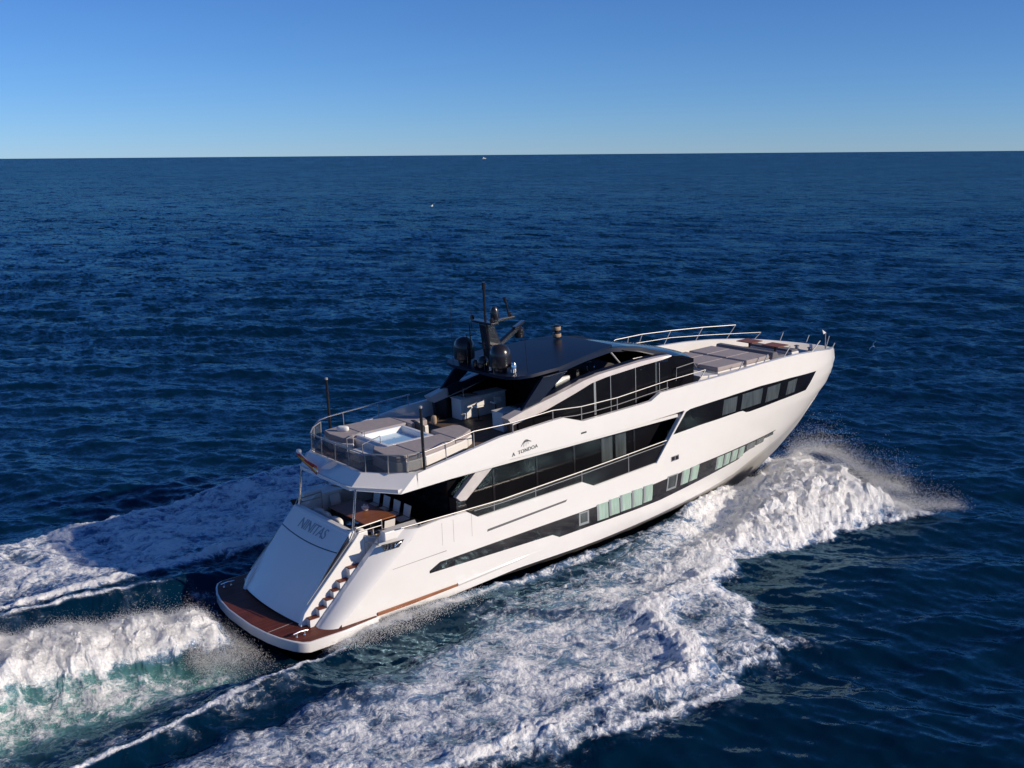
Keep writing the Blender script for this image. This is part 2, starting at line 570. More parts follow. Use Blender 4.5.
        f = np.maximum(f, .80 * smooth(0, 3.2, -8.3 - X + .6 * n1) * smooth(-8.6, -5.4, Y) * smooth(-4.0, -5.2, Y))
        # thin film and light spray along the hull side
        h += np.interp(X, [1, 5, 12, 20, 25, 29], [0, .26, .34, .6, .9, .3]) * smooth(2.6, 0.0, np.abs(Y) - np.interp(X, [2, 6, 12, 18, 24, 28], [3.6, 3.6, 3.4, 3.1, 2.0, 1.0])) * (1 + .3 * n1)
        h += .05 * n2 * smooth(9, 5, np.abs(Y)) * smooth(-14, -4, X)
        hs = np.interp(X, [2, 6, 12, 18, 24, 28], [3.7, 3.75, 3.7, 3.4, 2.3, 1.3])
        side = np.exp(-((np.abs(Y) - hs - .35) / 0.35) ** 2) * smooth(27, 20, X) * smooth(0.5, 3, X)
        f = np.maximum(f, side * (0.52 + .5 * n2) * np.where(X < 9, 1.0, .95))
        chan = smooth(-1.4, -.1, sd) * smooth(.1, -.5, sd) * (Y < 0) + smooth(1.2, .2, np.abs(Y) - hs) * (np.abs(Y) > hs - .3)
        f = np.maximum(f, np.clip(chan, 0, 1) * smooth(27, 20, X) * smooth(-4, 2, X) * (.26 + .35 * n2 + .25 * n1))
        # turbulence of the foam itself
        fm = np.clip(f, 0, 1)
        b3 = billow(X / 0.32 + 1, Y / 0.32 + 8, 3)
        tex = smooth(-.25, .45, fbm(X / 3.1 + 12, Y / 2.2 - 6, 3))
        h += fm * (0.12 * n1 + 0.11 * b1 + (0.07 + .07 * tex) * b2 + (.03 + .03 * tex) * b3 + 0.05 * n2)
        dx[near] += 0
        f = f - .16 * fm * smooth(.15, -.35, b2 + .6 * b1) * (f < .98)
        calm = smooth(5.2, 3.8, np.abs(Y)) * smooth(34, 30, X) * smooth(-4, 1, X)
        # keep the water out of the hull
        hb = np.interp(X, [1.0, 1.6, 12, 18, 24, 28, 31.5], [3.0, 3.4, 3.4, 3.0, 2.0, 1.0, 0.0])
        inside = smooth(0.35, -0.25, np.abs(Y) - hb) * smooth(0.9, 1.5, X) * smooth(32.5, 31, X)
        zz = z[near] * (1 - 0.65 * calm) * (1 - .5 * np.clip(f, 0, 1))
        zz = zz + h
        zz = zz * (1 - inside) - 1.6 * inside
        z[near] = zz
        dx[near] *= (1 - .8 * np.clip(f + calm, 0, 1))
        dy[near] *= (1 - .8 * np.clip(f + calm, 0, 1))
        dx[near] += dxp + rr * g * .5 * fbm(X / .8, Y / .8 + 33, 4)
        dy[near] += dyp + rr * g * .5 * fbm(X / .8 + 33, Y / .8, 4)
        foam[near] = np.clip(f, 0, 1.1)
        aer[near] = np.clip(aer_n, 0, 1)
    # a few small whitecaps on the open water
    wc = smooth(0.56, 0.66, fbm(x / 2.2 + 31, y / 2.2, 4)) * smooth(.25, .5, z) * (np.hypot(x, y) < 260) * (~near)
    foam = np.maximum(foam, .45 * wc)
    return z, dx, dy, foam, aer, np.sqrt(lost)


def build_sea():
    hcam = CAM[2]
    dl = math.radians(0.038)
    deps = np.arange(math.radians(36), math.radians(0.34), -dl)
    rad = hcam / np.tan(deps)
    far = rad[-1] * np.exp(np.linspace(0.25, math.log(90000 / rad[-1]), 14))
    near = np.array([0.5, 4, 8, 12, 16, 20, 22.5])
    rad = np.concatenate([near[near < rad[0] - .5], rad, far])
    fine = np.arange(YAW - math.radians(27.5), YAW + math.radians(27.5), math.radians(0.040))
    coarse = np.linspace(YAW + math.radians(27.5), YAW + math.radians(332.5), 240)[:-1]
    ang = np.concatenate([fine, coarse])
    R, A = np.meshgrid(rad, ang, indexing='ij')
    x = (CAM[0] + R * np.cos(A)).ravel()
    y = (CAM[1] + R * np.sin(A)).ravel()
    dr = np.gradient(rad)
    da = np.gradient(ang)
    cell = np.maximum(dr[:, None] * np.ones_like(A), R * np.abs(da)[None, :] * 1.0).ravel()
    cell = np.maximum(cell, 0.02)
    z, dx, dy, foam, aer, lost = sea_state(x, y, cell)
    nr, na = R.shape
    co = np.stack([x + dx, y + dy, z], 1).astype(np.float32)
    i = np.arange(nr - 1)[:, None]
    j = np.arange(na)[None, :]
    k = (j + 1) % na
    q = np.stack([i * na + j + 0 * k, (i + 1) * na + j + 0 * k, (i + 1) * na + k, i * na + k], -1).reshape(-1, 4)
    me = bpy.data.meshes.new("sea")
    me.vertices.add(len(co))
    me.vertices.foreach_set("co", co.ravel())
    me.loops.add(q.size)
    me.loops.foreach_set("vertex_index", q.ravel().astype(np.int32))
    me.polygons.add(len(q))
    me.polygons.foreach_set("loop_start", np.arange(0, q.size, 4, dtype=np.int32))
    me.update(calc_edges=True)
    me.shade_smooth()
    for nm, d in (("foam", foam), ("aerated", aer), ("ripple", lost)):
        at = me.attributes.new(nm, 'FLOAT', 'POINT')
        at.data.foreach_set("value", d.astype(np.float32))
    o = bpy.data.objects.new("sea", me)
    COL.objects.link(o)
    o["kind"] = "structure"
    tag(o, "dark blue rippled open sea with the white foam wake of the motor yacht", "sea")
    return o


def sea_material():
    m = bpy.data.materials.new("sea_water")
    m.use_nodes = True
    nt = m.node_tree
    N, L = nt.nodes, nt.links
    N.remove(N["Principled BSDF"])
    out = N["Material Output"]

    def mth(op, a, b=None, c=None, clamp=False):
        n = N.new("ShaderNodeMath")
        n.operation = op
        n.use_clamp = clamp
        for i, v in enumerate((a, b, c)):
            if v is None:
                continue
            if isinstance(v, (int, float)):
                n.inputs[i].default_value = v
            else:
                L.new(v, n.inputs[i])
        return n.outputs[0]

    def mapr(v, a, b, c, d, mode='SMOOTHSTEP'):
        n = N.new("ShaderNodeMapRange")
        n.interpolation_type = mode
        L.new(v, n.inputs[0])
        for i, q in enumerate((a, b, c, d)):
            n.inputs[1 + i].default_value = q
        return n.outputs[0]

    def noise(vec, scale, detail=4, rough=.5, dist=0.0):
        n = N.new("ShaderNodeTexNoise")
        n.inputs["Scale"].default_value = scale
        n.inputs["Detail"].default_value = detail
        n.inputs["Roughness"].default_value = rough
        n.inputs["Distortion"].default_value = dist
        L.new(vec, n.inputs["Vector"])
        return n.outputs["Fac"]
    tc = N.new("ShaderNodeTexCoord").outputs["Object"]
    mp = N.new("ShaderNodeMapping")            # ripples run across the wind
    mp.inputs["Rotation"].default_value = (0, 0, math.radians(-48))
    mp.inputs["Scale"].default_value = (1.0, 0.45, 1.0)
    L.new(tc, mp.inputs[0])
    rv = mp.outputs[0]
    fa = N.new("ShaderNodeAttribute")
    fa.attribute_name = "foam"
    foam = fa.outputs["Fac"]
    aa = N.new("ShaderNodeAttribute")
    aa.attribute_name = "aerated"
    aer = aa.outputs["Fac"]
    # lacy foam pattern: torn filaments at several sizes over milky water painted shade-blue
    warp = N.new("ShaderNodeTexNoise")
    warp.inputs["Scale"].default_value = 0.9
    warp.inputs["Detail"].default_value = 5
    L.new(tc, warp.inputs["Vector"])
    wv = N.new("ShaderNodeVectorMath")
    wv.operation = 'MULTIPLY_ADD'
    L.new(warp.outputs["Color"], wv.inputs[0])
    wv.inputs[1].default_value = (1.8, 1.8, 0.5)
    L.new(tc, wv.inputs[2])
    wst = N.new("ShaderNodeMapping")           # drawn out along the track of the boat
    wst.inputs["Rotation"].default_value = (0, 0, math.radians(14))
    wst.inputs["Scale"].default_value = (0.62, 1.0, 1.0)
    L.new(wv.outputs[0], wst.inputs[0])

    def ridge(scale, detail):
        n = noise(wst.outputs[0], scale, detail, .62)
        return mth('SUBTRACT', 1.0, mth('ABSOLUTE', mth('MULTIPLY_ADD', n, 4.0, -2.0)))
    r1, r2, r3 = ridge(0.9, 4), ridge(2.6, 4), ridge(6.5, 3)
    fn = noise(wst.outputs[0], 7.0, 8, .72)
    fn2 = noise(tc, 0.7, 4, .55, .6)
    lace = mth('ADD', mth('MULTIPLY', r1, .34), mth('ADD', mth('MULTIPLY', r2, .32), mth('MULTIPLY', r3, .16)))
    dens = mth('ADD', mth('ADD', foam, mth('MULTIPLY', mth('SUBTRACT', fn, .5), 0.70)),
               mth('ADD', mth('MULTIPLY', mth('SUBTRACT', fn2, .5), .45), mth('MULTIPLY', mth('SUBTRACT', lace, .47), 1.15)))
    mask = mth('MULTIPLY', mapr(dens, 0.46, 0.92, 0, 1), mapr(foam, 0.02, 0.25, 0, 1))
    # water body
    p = N.new("ShaderNodeBsdfDiffuse")
    gls = N.new("ShaderNodeBsdfAnisotropic")
    gls.inputs["Roughness"].default_value = 0.12
    gls.inputs["Color"].default_value = (0.47, 0.79, 1.0, 1)
    mx = N.new("ShaderNodeMix")
    mx.data_type = 'RGBA'
    L.new(aer, mx.inputs[0])
    mx.inputs[6].default_value = (0.0006, 0.0135, 0.033, 1)
    mx.inputs[7].default_value = (0.03, 0.12, 0.16, 1)
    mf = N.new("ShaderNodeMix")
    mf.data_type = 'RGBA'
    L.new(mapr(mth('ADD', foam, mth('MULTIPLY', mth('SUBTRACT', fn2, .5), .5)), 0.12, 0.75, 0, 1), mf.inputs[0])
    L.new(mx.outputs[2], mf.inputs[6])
    mf.inputs[7].default_value = (0.14, 0.24, 0.43, 1)  # aerated water, with the blue of shaded foam and wave faces painted in
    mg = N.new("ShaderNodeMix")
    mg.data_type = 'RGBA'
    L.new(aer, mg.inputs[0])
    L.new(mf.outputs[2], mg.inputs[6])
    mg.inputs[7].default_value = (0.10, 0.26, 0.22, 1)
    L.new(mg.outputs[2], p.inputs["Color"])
    def slope(vec, scale, detail, amp):
        n = N.new("ShaderNodeTexNoise")
        n.inputs["Scale"].default_value = scale
        n.inputs["Detail"].default_value = detail
        n.inputs["Roughness"].default_value = 0.6
        L.new(vec, n.inputs["Vector"])
        s = N.new("ShaderNodeVectorMath")
        s.operation = 'SUBTRACT'
        L.new(n.outputs["Color"], s.inputs[0])
        s.inputs[1].default_value = (.5, .5, .5)
        q = N.new("ShaderNodeVectorMath")
        q.operation = 'MULTIPLY'
        L.new(s.outputs[0], q.inputs[0])
        q.inputs[1].default_value = (amp, amp, 0.0)
        return q.outputs[0]

    def vadd(a, b):
        v = N.new("ShaderNodeVectorMath")
        v.operation = 'ADD'
        L.new(a, v.inputs[0])
        L.new(b, v.inputs[1])
        return v.outputs[0]
    geo = N.new("ShaderNodeNewGeometry")
    ra_ = N.new("ShaderNodeAttribute")
    ra_.attribute_name = "ripple"
    sc_ = N.new("ShaderNodeVectorMath")
    sc_.operation = 'SCALE'
    L.new(vadd(slope(rv, 0.16, 2, 5.5), vadd(slope(rv, 0.6, 3, 6.5), slope(rv, 2.2, 3, 7.0))), sc_.inputs[0])
    L.new(ra_.outputs["Fac"], sc_.inputs["Scale"])
    nv = vadd(vadd(geo.outputs["Normal"], sc_.outputs[0]), vadd(slope(rv, 1.4, 3, 0.30), slope(tc, 5.0, 3, 0.42)))
    nrm = N.new("ShaderNodeVectorMath")
    nrm.operation = 'NORMALIZE'
    L.new(nv, nrm.inputs[0])
    L.new(nrm.outputs[0], gls.inputs["Normal"])
    fre = N.new("ShaderNodeFresnel")
    fre.inputs["IOR"].default_value = 1.33
    L.new(nrm.outputs[0], fre.inputs["Normal"])
    refl = mth('MULTIPLY', mth('SUBTRACT', 1.0, mth('EXPONENT', mth('MULTIPLY', fre.outputs[0], -3.0))), 0.38)
    wat = N.new("ShaderNodeMixShader")
    L.new(refl, wat.inputs[0])
    L.new(p.outputs[0], wat.inputs[1])
    L.new(gls.outputs[0], wat.inputs[2])
    # foam body
    d = N.new("ShaderNodeBsdfPrincipled")
    d.inputs["Base Color"].default_value = (0.93, 0.935, 0.94, 1)
    d.inputs["Roughness"].default_value = 0.75
    d.inputs["Specular IOR Level"].default_value = 0.25
    b2 = N.new("ShaderNodeBump")
    b2.inputs["Strength"].default_value = 0.9
    b2.inputs["Distance"].default_value = 0.14
    L.new(mth('ADD', mth('MULTIPLY', fn, 0.7), mth('MULTIPLY', noise(tc, 11, 6, .65), .35)), b2.inputs["Height"])
    L.new(b2.outputs[0], d.inputs["Normal"])
    ms = N.new("ShaderNodeMixShader")
    L.new(mask, ms.inputs[0])
    L.new(wat.outputs[0], ms.inputs[1])
    L.new(d.outputs[0], ms.inputs[2])
    L.new(ms.outputs[0], out.inputs["Surface"])
    return m


sea = build_sea()
sea.data.materials.append(sea_material())
# ------------------------------------------------------------------ the motor yacht
def interp(x, pts):
    return float(np.interp(x, [p[0] for p in pts], [p[1] for p in pts]))


STEM = [(-2.0, 22), (-1.2, 27.), (-.6, 30.0), (.3, 32.12), (1.02, 33.67), (1.8, 34.72), (2.84, 36.05), (4.1, 37.45), (4.88, 37.8), (5.43, 37.73), (7.0, 37.6)]


def stem_x(z):
    return interp(z, STEM)


def half_b(x, z):
    bm = interp(z, [(-1, 3.45), (.3, 3.6), (1.2, 3.66), (3.5, 3.72), (5.5, 3.75)])
    L = interp(z, [(0, 19), (5.5, 13.5)])
    q = interp(z, [(0, .95), (2.5, .68), (5.5, .5)])
    u = min(max((stem_x(z) - x) / L, 0), 1)
    return bm * max(0, 1 - (1 - u) ** 1.62) ** q * (1 - math.exp(-max(stem_x(z) - x, 0) / 1.25))


SHEER = [(6.57, 5.98), (9.13, 6.35), (10.65, 6.57), (11.5, 6.60), (13.46, 6.71), (14.0, 6.72), (15.1, 6.35), (18.55, 6.43), (19.2, 6.46), (19.82, 6.74),
         (22.4, 6.78), (25.2, 6.82), (26.9, 6.85), (28.9, 6.81), (30.6, 6.71), (32.8, 6.47), (34.2, 6.25), (36, 5.92), (37, 5.70), (37.5, 5.55), (37.8, 5.43)]
BANDLOW = [(5.75, 5.33), (7.6, 5.38), (9.5, 5.45), (11.1, 5.53), (13.5, 5.48), (16.1, 5.48), (18.5, 5.52), (21.31, 5.61), (22, 5.62)]
LOWTOP = [(2.85, .86), (6.05, 3.35), (6.5, 3.78), (7.5, 3.86), (8.8, 3.84), (9.35, 3.48), (14.97, 3.63), (15.66, 3.30), (19.5, 3.49), (21.31, 5.60)]
CHINE = [(1, .35), (2, .38), (7, .43), (11.4, .68), (16, .66), (20, .70), (24, .80), (27.5, 1.0), (30, 1.5), (33, 2.0), (36, 2.5), (37.8, 2.8)]
X0 = 24.0


def colx(X, z):
    return X if X <= X0 else X0 + (X - X0) * (stem_x(z) - X0) / (37.8 - X0)


def col_points(X, z0, z1, n):
    r = []
    for i in range(n + 1):
        z = z0 + (z1 - z0) * i / n
        x = colx(X, z)
        r.append((x, -half_b(x, z), z))
    return r


def xs_between(a, b, step, extra=()):
    n = max(1, int(round((b - a) / step)))
    ex = sorted(set(round(e, 4) for e in extra if a <= e <= b))
    reg = [round(a + (b - a) * i / n, 4) for i in range(n + 1)]
    reg = [r for i, r in enumerate(reg) if all(abs(r - e) > .12 for e in ex) or (i in (0, n) and all(abs(r - e) > 1e-3 for e in ex))]
    return sorted(set(reg + ex))


yacht = empty("motor_yacht")
tag(yacht, "large white three deck motor yacht speeding across the open sea", "yacht")

# --- hull shell
hm = M()
rows = [col_points(X, interp(X, CHINE), interp(X, LOWTOP), 16) for X in xs_between(2.85, 21.31, .4, [p[0] for p in LOWTOP])]
hm.grid(rows)
rows = [col_points(X, interp(X, CHINE), interp(X, SHEER), 26) for X in xs_between(21.31, 37.8, .33, [p[0] for p in SHEER])]
hm.grid(rows)
# rounded quarter: aft end of the side wraps inboard
rows = []
for i in range(15):
    z = .42 + (3.78 - .42) * i / 14
    xe = interp(z, [(.42, 2.27), (.86, 2.85), (3.35, 6.05), (3.78, 6.5)])
    xo = interp(z, [(.42, 2.0), (.86, 2.42), (3.31, 5.58), (3.78, 6.1)])
    xi = interp(z, [(.42, 1.80), (1.0, 2.41), (3.36, 4.97), (3.78, 5.5)])
    row = []
    bq = half_b(xe, z)
    for k in range(11):
        t = k / 10
        row.append(((1 - t) ** 2 * xe + 2 * t * (1 - t) * xo + t * t * xi, (1 - t) ** 2 * -bq + 2 * t * (1 - t) * -(bq - .08) + t * t * -3.1, z))
    row.append((xi + .02, -2.82, z))
    row.append((xe + .4, -2.80, z))
    rows.append(row)
hm.grid(rows)
o_ = len(hm.v) - 13
hm.f.append(tuple(o_ + k for k in range(13)))
# bulwark caps and inner faces
rows = []
for X in xs_between(6.5, 21.2, .4, [p[0] for p in LOWTOP]):
    t = interp(X, LOWTOP)
    b = half_b(X, t)
    rows.append([(X, -b - .001, t + .002), (X, -b + .10, t + .012), (X, -b + .2, t), (X, -b + .2, 2.6)])
hm.grid(rows)
rows = []
for X in xs_between(21.31, 37.7, .33):
    t = interp(X, SHEER)
    b = half_b(X, t)
    i_ = max(b - .22, .0)
    rows.append([(X, -b - .001, t + .002), (X, -(b + i_) / 2, t + .02), (X, -i_, t), (X - .02, -i_, min(5.95, t - .5))])
hm.grid(rows)
hm.both()
hull = hm.build("hull", GEL, yacht, angle=28)

# --- bottom
bm_ = M()
rows = []
for X in xs_between(1.9, 37.8, .5):
    zc = interp(X, CHINE)
    x = colx(X, zc)
    b = half_b(x, zc)
    zk = interp(X, [(2, -1.0), (24, -1.6), (28, -1.0), (31, -.4), (34, .6), (36, 1.6), (37.8, 2.8)])
    xk = X if X < 24 else interp(X, [(24, 24), (28, 28), (31, 30.7), (34, 32.8), (36, 34.5), (37.8, 36)])
    row = []
    for k in range(7):
        t = k / 6
        s = t ** 1.3
        row.append((x + (xk - x) * t, -(b - .06) * (1 - t), zc - .0 + (zk - zc) * (0.12 + .88 * s if k else 0)))
    rows.append(row)
bm_.grid(rows).both()
bm_.build("hull_bottom", BOTTOM, hull, angle=30)

# --- dark hull window bands and their panes
def patch(xz_top, xz_bot, x0, x1, off, step=.3, thick=.03, extra=()):
    m = M()
    o, i_ = [], []
    for x in xs_between(x0, x1, step, list(extra) + [p[0] for p in xz_top] + [p[0] for p in xz_bot]):
        zt, zb = interp(x, xz_top), interp(x, xz_bot)
        if zt - zb < .002:
            zt = zb + .002
        ro, ri = [], []
        for k in range(5):
            z = zb + (zt - zb) * k / 4
            b = half_b(x, z)
            ro.append((x, -b - off, z))
            ri.append((x, -b + thick, z))
        o.append(ro + ri[::-1])
    m.grid(o, closed=True)
    n = len(o[0])
    m.f.append(tuple(range(n - 1, -1, -1)))
    e = (len(o) - 1) * n
    m.f.append(tuple(e + k for k in range(n)))
    return m


def quad_patch(p, off, thick=.02, nx=3):
    """p: (x,z) corners bl, br, tr, tl on the hull side"""
    m = M()
    rows = []
    for i in range(nx + 1):
        t = i / nx
        ro, ri = [], []
        for k in range(4):
            s = k / 3
            x = (p[0][0] * (1 - t) + p[1][0] * t) * (1 - s) + (p[3][0] * (1 - t) + p[2][0] * t) * s
            z = (p[0][1] * (1 - t) + p[1][1] * t) * (1 - s) + (p[3][1] * (1 - t) + p[2][1] * t) * s
            b = half_b(x, z)
            ro.append((x, -b - off, z))
            ri.append((x, -b + thick, z))
        rows.append(ro + ri[::-1])
    m.grid(rows, closed=True)
    n = len(rows[0])
    m.f.append(tuple(range(n - 1, -1, -1)))
    e = nx * n
    m.f.append(tuple(e + k for k in range(n)))
    return m


LB_T = [(6.88, 1.86), (7.4, 2.10), (14.8, 2.28), (17.2, 2.37), (19.76, 2.52), (22.6, 2.71), (25.9, 2.76), (29.47, 2.79)]
LB_B = [(6.88, 1.75), (13.23, 1.66), (13.62, 1.46), (17.2, 1.53), (19.92, 1.54), (22.95, 1.74), (26.2, 1.96), (26.5, 2.18), (29.47, 2.78)]
FB_T = [(21.45, 5.52), (21.75, 5.61), (24.86, 5.73), (26.85, 5.76), (29.56, 5.65), (32.48, 5.44)]
FB_B = [(20.62, 4.60), (22.4, 4.70), (24.93, 4.77), (25.5, 4.78), (25.9, 4.60), (28.83, 4.62), (31.57, 4.57)]
panes = [(14.74, 15.33, 1.66, 2.26, 2), (15.80, 16.47, 1.62, 2.38, 0), (16.53, 17.15, 1.66, 2.43, 0), (17.21, 17.89, 1.69, 2.47, 0), (17.95, 18.60, 1.69, 2.51, 0),
         (18.67, 19.27, 1.72, 2.54, 0), (20.27, 20.99, 1.89, 2.64, 2), (21.28, 21.87, 1.92, 2.66, 0), (21.95, 22.57, 1.93, 2.69, 0),
         (23.95, 24.55, 1.97, 2.68, 0), (24.62, 25.15, 2.0, 2.68, 0), (25.24, 25.80, 2.02, 2.69, 0), (25.88, 26.40, 2.06, 2.69, 0),
         (26.6, 27.42, 2.30, 2.70, 1), (27.52, 28.28, 2.36, 2.72, 1), (28.4, 29.2, 2.55, 2.74, 1)]
fwd_panes = [(23.95, 24.95, 4.86, 5.60, 1), (25.35, 27.0, 4.86, 5.62, 1), (27.4, 28.55, 4.80, 5.56, 1), (29.3, 30.2, 4.78, 5.48, 1), (22.2, 23.6, 4.82, 5.56, 3)]


def side_bands(sgn):
    def b_(m, *a, **k):
        return (m if sgn < 0 else m.mirrored()).build(*a, **k)
    lb = b_(patch(LB_T, LB_B, 6.88, 29.47, .006), "window_band", BAND, hull)
    # forward band: sheared ends
    m = M()
    rows = []
    nx = 40
    for i in range(nx + 1):
        t = i / nx
        xt = 21.45 + (32.48 - 21.45) * t
        xb = 20.62 + (31.57 - 20.62) * t
        zt, zb = interp(xt, FB_T), interp(xb, FB_B)
        ro, ri = [], []
        for k in range(6):
            s = k / 5
            x, z = xb + (xt - xb) * s, zb + (zt - zb) * s
            b = half_b(x, z)
            ro.append((x, -b - .006, z))
            ri.append((x, -b + .03, z))
        rows.append(ro + ri[::-1])
    m.grid(rows, closed=True)
    n = len(rows[0])
    m.f += [tuple(range(n - 1, -1, -1)), tuple(nx * n + k for k in range(n))]
    fb = b_(m, "forward_window_band", GLASS, hull)
    for (x0, x1, z0, z1, kind) in panes:
        d = .08 * (z1 - z0)
        if kind == 2:
            fr = b_(quad_patch([(x0, z0), (x1, z0), (x1, z1), (x0, z1)], .016), "porthole_frame", FRAME, lb)
            b_(quad_patch([(x0 + .09, z0 + .11), (x1 - .09, z0 + .11), (x1 - .09, z1 - .05), (x0 + .09, z1 - .05)], .022), "pane", PANE2, lb)
            continue
        sh = .15 if x0 > 23 else 0.03
        b_(quad_patch([(x0 + sh, z0), (x1 + sh, z0), (x1, z1), (x0, z1)], .014), "window_pane", PANE if kind == 0 else PANE3, lb)
        # dim reveal at the aft edge of each pane
        if kind == 0:
            b_(quad_patch([(x0 + sh - .01, z0), (x0 + sh + .12, z0 + .05), (x0 + .12, z1), (x0 - .01, z1)], .019), "window_reveal", FRAME, lb)
    for (x0, x1, z0, z1, kind) in fwd_panes:
        b_(quad_patch([(x0, z0), (x1, z0), (x1 + .12, z1), (x0 + .12, z1)], .012), "window_pane", PANE2 if kind == 1 else GLASS, fb)
    # recessed slot and panel seams, vents, quarter fairlead
    b_(quad_patch([(9.76, 2.74), (14.0, 2.97), (14.1, 3.06), (9.8, 2.84)], .006, nx=10), "hull_slot", SEAM, hull)
    b_(quad_patch([(5.2, 2.40), (7.73, 2.465), (7.73, 2.50), (5.2, 2.42)], .005, nx=8), "hull_seam", SEAML, hull)
    b_(quad_patch([(7.8, 5.60), (9.28, 5.765), (9.28, 5.79), (7.8, 5.62)], .006, nx=4), "fascia_slit", SEAM, yacht)
    for x0 in (7.55, 8.1, 9.0):
        b_(quad_patch([(x0, 2.75), (x0 + .012, 2.75), (x0 + .012, 3.7), (x0, 3.7)], .004), "door_seam", SEAML, hull)
    fl = b_(quad_patch([(4.86, 3.27), (5.53, 3.24), (5.78, 3.50), (4.76, 3.53)], .007), "fairlead", BLACK, hull)
    for xx in (4.98, 5.12, 5.30):
        m = M().tube([(xx, -half_b(xx, 3.4) - .03, 3.27), (xx + .05, -half_b(xx, 3.4) - .03, 3.5)], .028, 8)
        b_(m, "roller", CHROME, fl)
    m = M().tube([(5.3, -half_b(5, 3.4) - .04, 3.33), (5.45, -half_b(5, 3.4) - .05, 3.42), (5.62, -half_b(5, 3.4) - .03, 3.45)], .03, 8)
    b_(m, "roller", CHROME, fl)
    av = b_(quad_patch([(20.46, 3.31), (20.98, 3.34), (20.98, 3.58), (20.46, 3.55)], .008), "air_vent", SATIN, hull)
    for x0 in (20.50, 20.75):
        b_(quad_patch([(x0, 3.35), (x0 + .2, 3.36), (x0 + .2, 3.54), (x0, 3.53)], .014), "vent_opening", BLACK, av)
    b_(quad_patch([(14.82, 5.77), (15.3, 5.79), (15.3, 5.90), (14.82, 5.88)], .008), "louvre", SATIN, yacht)
    b_(quad_patch([(14.95, 5.80), (15.27, 5.81), (15.27, 5.88), (14.95, 5.87)], .012), "louvre_slot", BLACK, yacht)
    # teak rubbing strip low on the quarter
    m = M()
    rows = []
    for x in xs_between(4.4, 8.15, .3):
        z = interp(x, [(2.3, .78), (4.3, .86), (8.2, .93)])
        w = interp(x, [(2.3, .13), (6, .15), (8.2, .10)])
        b = half_b(x, z)
        rows.append([(x, -b + .02, z - w), (x, -b - .055, z - w), (x, -b - .055, z), (x, -b + .02, z)])
    m.grid(rows, closed=True)
    m.f += [(3, 2, 1, 0), tuple(4 * (len(rows) - 1) + k for k in range(4))]
    b_(m, "rub_strip", STRIP, hull, bevel=.01)
    # soft knuckle running forward of the strip
    m = M()
    rows = []
    for x in xs_between(8.2, 12.6, .3):
        z = .93 + (x - 8.2) * .06
        b = half_b(x, z)
        w = .07 * (1 - (x - 8.2) / 4.5)
        rows.append([(x, -b + .02, z - .16), (x, -b - w, z - .04), (x, -b + .02, z + .05)])
    m.grid(rows)
    b_(m, "spray_rail", GEL, hull)
    # diagonal bright seam between salon glass and forward hull
    m = M()
    m.tube([(19.52, -half_b(19.5, 3.5) - .02, 3.5), (21.35, -half_b(21.3, 5.6) - .02, 5.6)], .045, 6)
    b_(m, "diagonal_trim", GEL2, hull)


side_bands(-1)
side_bands(1)

# --- upper bulwark / overhang fascia ("eyebrow") round the sun deck
ub = M()
AFT_B = [(4.47, 0), (4.47, -2.05), (5.02, -3.05), (5.75, -3.76)]
rows = []
bot = [(4.50, 0, 5.40), (4.47, -1.0, 5.40), (4.52, -2.02, 5.38), (5.75, -3.76, 5.33)]
topp = [(5.08, 0, 5.98), (5.07, -1.05, 5.98), (5.02, -2.12, 5.98), (6.57, -3.70, 5.98)]
rows = [[b, t] for b, t in zip(bot, topp)]
ub.grid(rows)
rows = []
for X in xs_between(6.57, 21.5, .35, [p[0] for p in SHEER] + [p[0] for p in BANDLOW]):
    z0, z1 = interp(X, BANDLOW), interp(X, SHEER)
    rows.append([(X, -half_b(X, z0 + (z1 - z0) * k / 4) - .012 * math.sin(math.pi * k / 4), z0 + (z1 - z0) * k / 4) for k in range(5)])
z0 = interp(6.57, BANDLOW)
ub.add([(5.75, -3.76, 5.33), (6.57, -half_b(6.57, z0), z0), (6.57, -3.70, 5.98)] + [rows[0][3], rows[0][2], rows[0][1]], [(0, 1, 5, 4, 3, 2)])
ub.grid(rows)
# cap and inner face
rows = [[(5.08, 0, 5.98), (5.2, 0, 5.98), (5.2, 0, 5.8)], [(5.02, -2.12, 5.98), (5.16, -2.06, 5.98), (5.16, -2.06, 5.8)], [(6.57, -3.70, 5.98), (6.62, -3.52, 5.98), (6.62, -3.52, 5.8)]]
for X in xs_between(7.0, 21.5, .35, [p[0] for p in SHEER]):
    t = interp(X, SHEER)
    b = half_b(X, t)
    rows.append([(X, -b - .001, t + .002), (X, -b + .18, t + .002), (X, -b + .18, 5.8)])
ub.grid(rows)
ub.both()
upper_bulwark = ub.build("upper_bulwark", GEL, yacht, angle=20)

# --- decks
dk = M()
outl = [(5.1, -2.05), (6.6, -3.5)] + [(x, -half_b(x, 6) + .1) for x in xs_between(8, 24, 2)]
outl = outl + [(x, -y) for x, y in reversed(outl)]
dk.prism_xy(outl, 5.62, 5.86)
dk.build("sun_deck", TEAK, yacht, smooth=False)
so_ = [(4.52, -2.0), (5.7, -3.66)] + [(x, -3.66) for x in (10, 15, 21)]
so_ = so_ + [(x, -y) for x, y in reversed(so_)]
M().prism_xy(so_, 5.36, 5.50).build("overhang_soffit", GEL2, yacht, smooth=False)
fd = M()
xs = xs_between(22.5, 37.2, .5)
rows = []
for x in xs:
    t = min(6.2, interp(x, SHEER) - .42)
    b = max(half_b(x, t + .2) - .2, .02)
    rows.append([(x, -b, t), (x, -b / 2, t + .02), (x, 0, t + .03), (x, b / 2, t + .02), (x, b, t)])
fd.grid(rows)
fd.build("foredeck", TEAKF, yacht)
md = M()
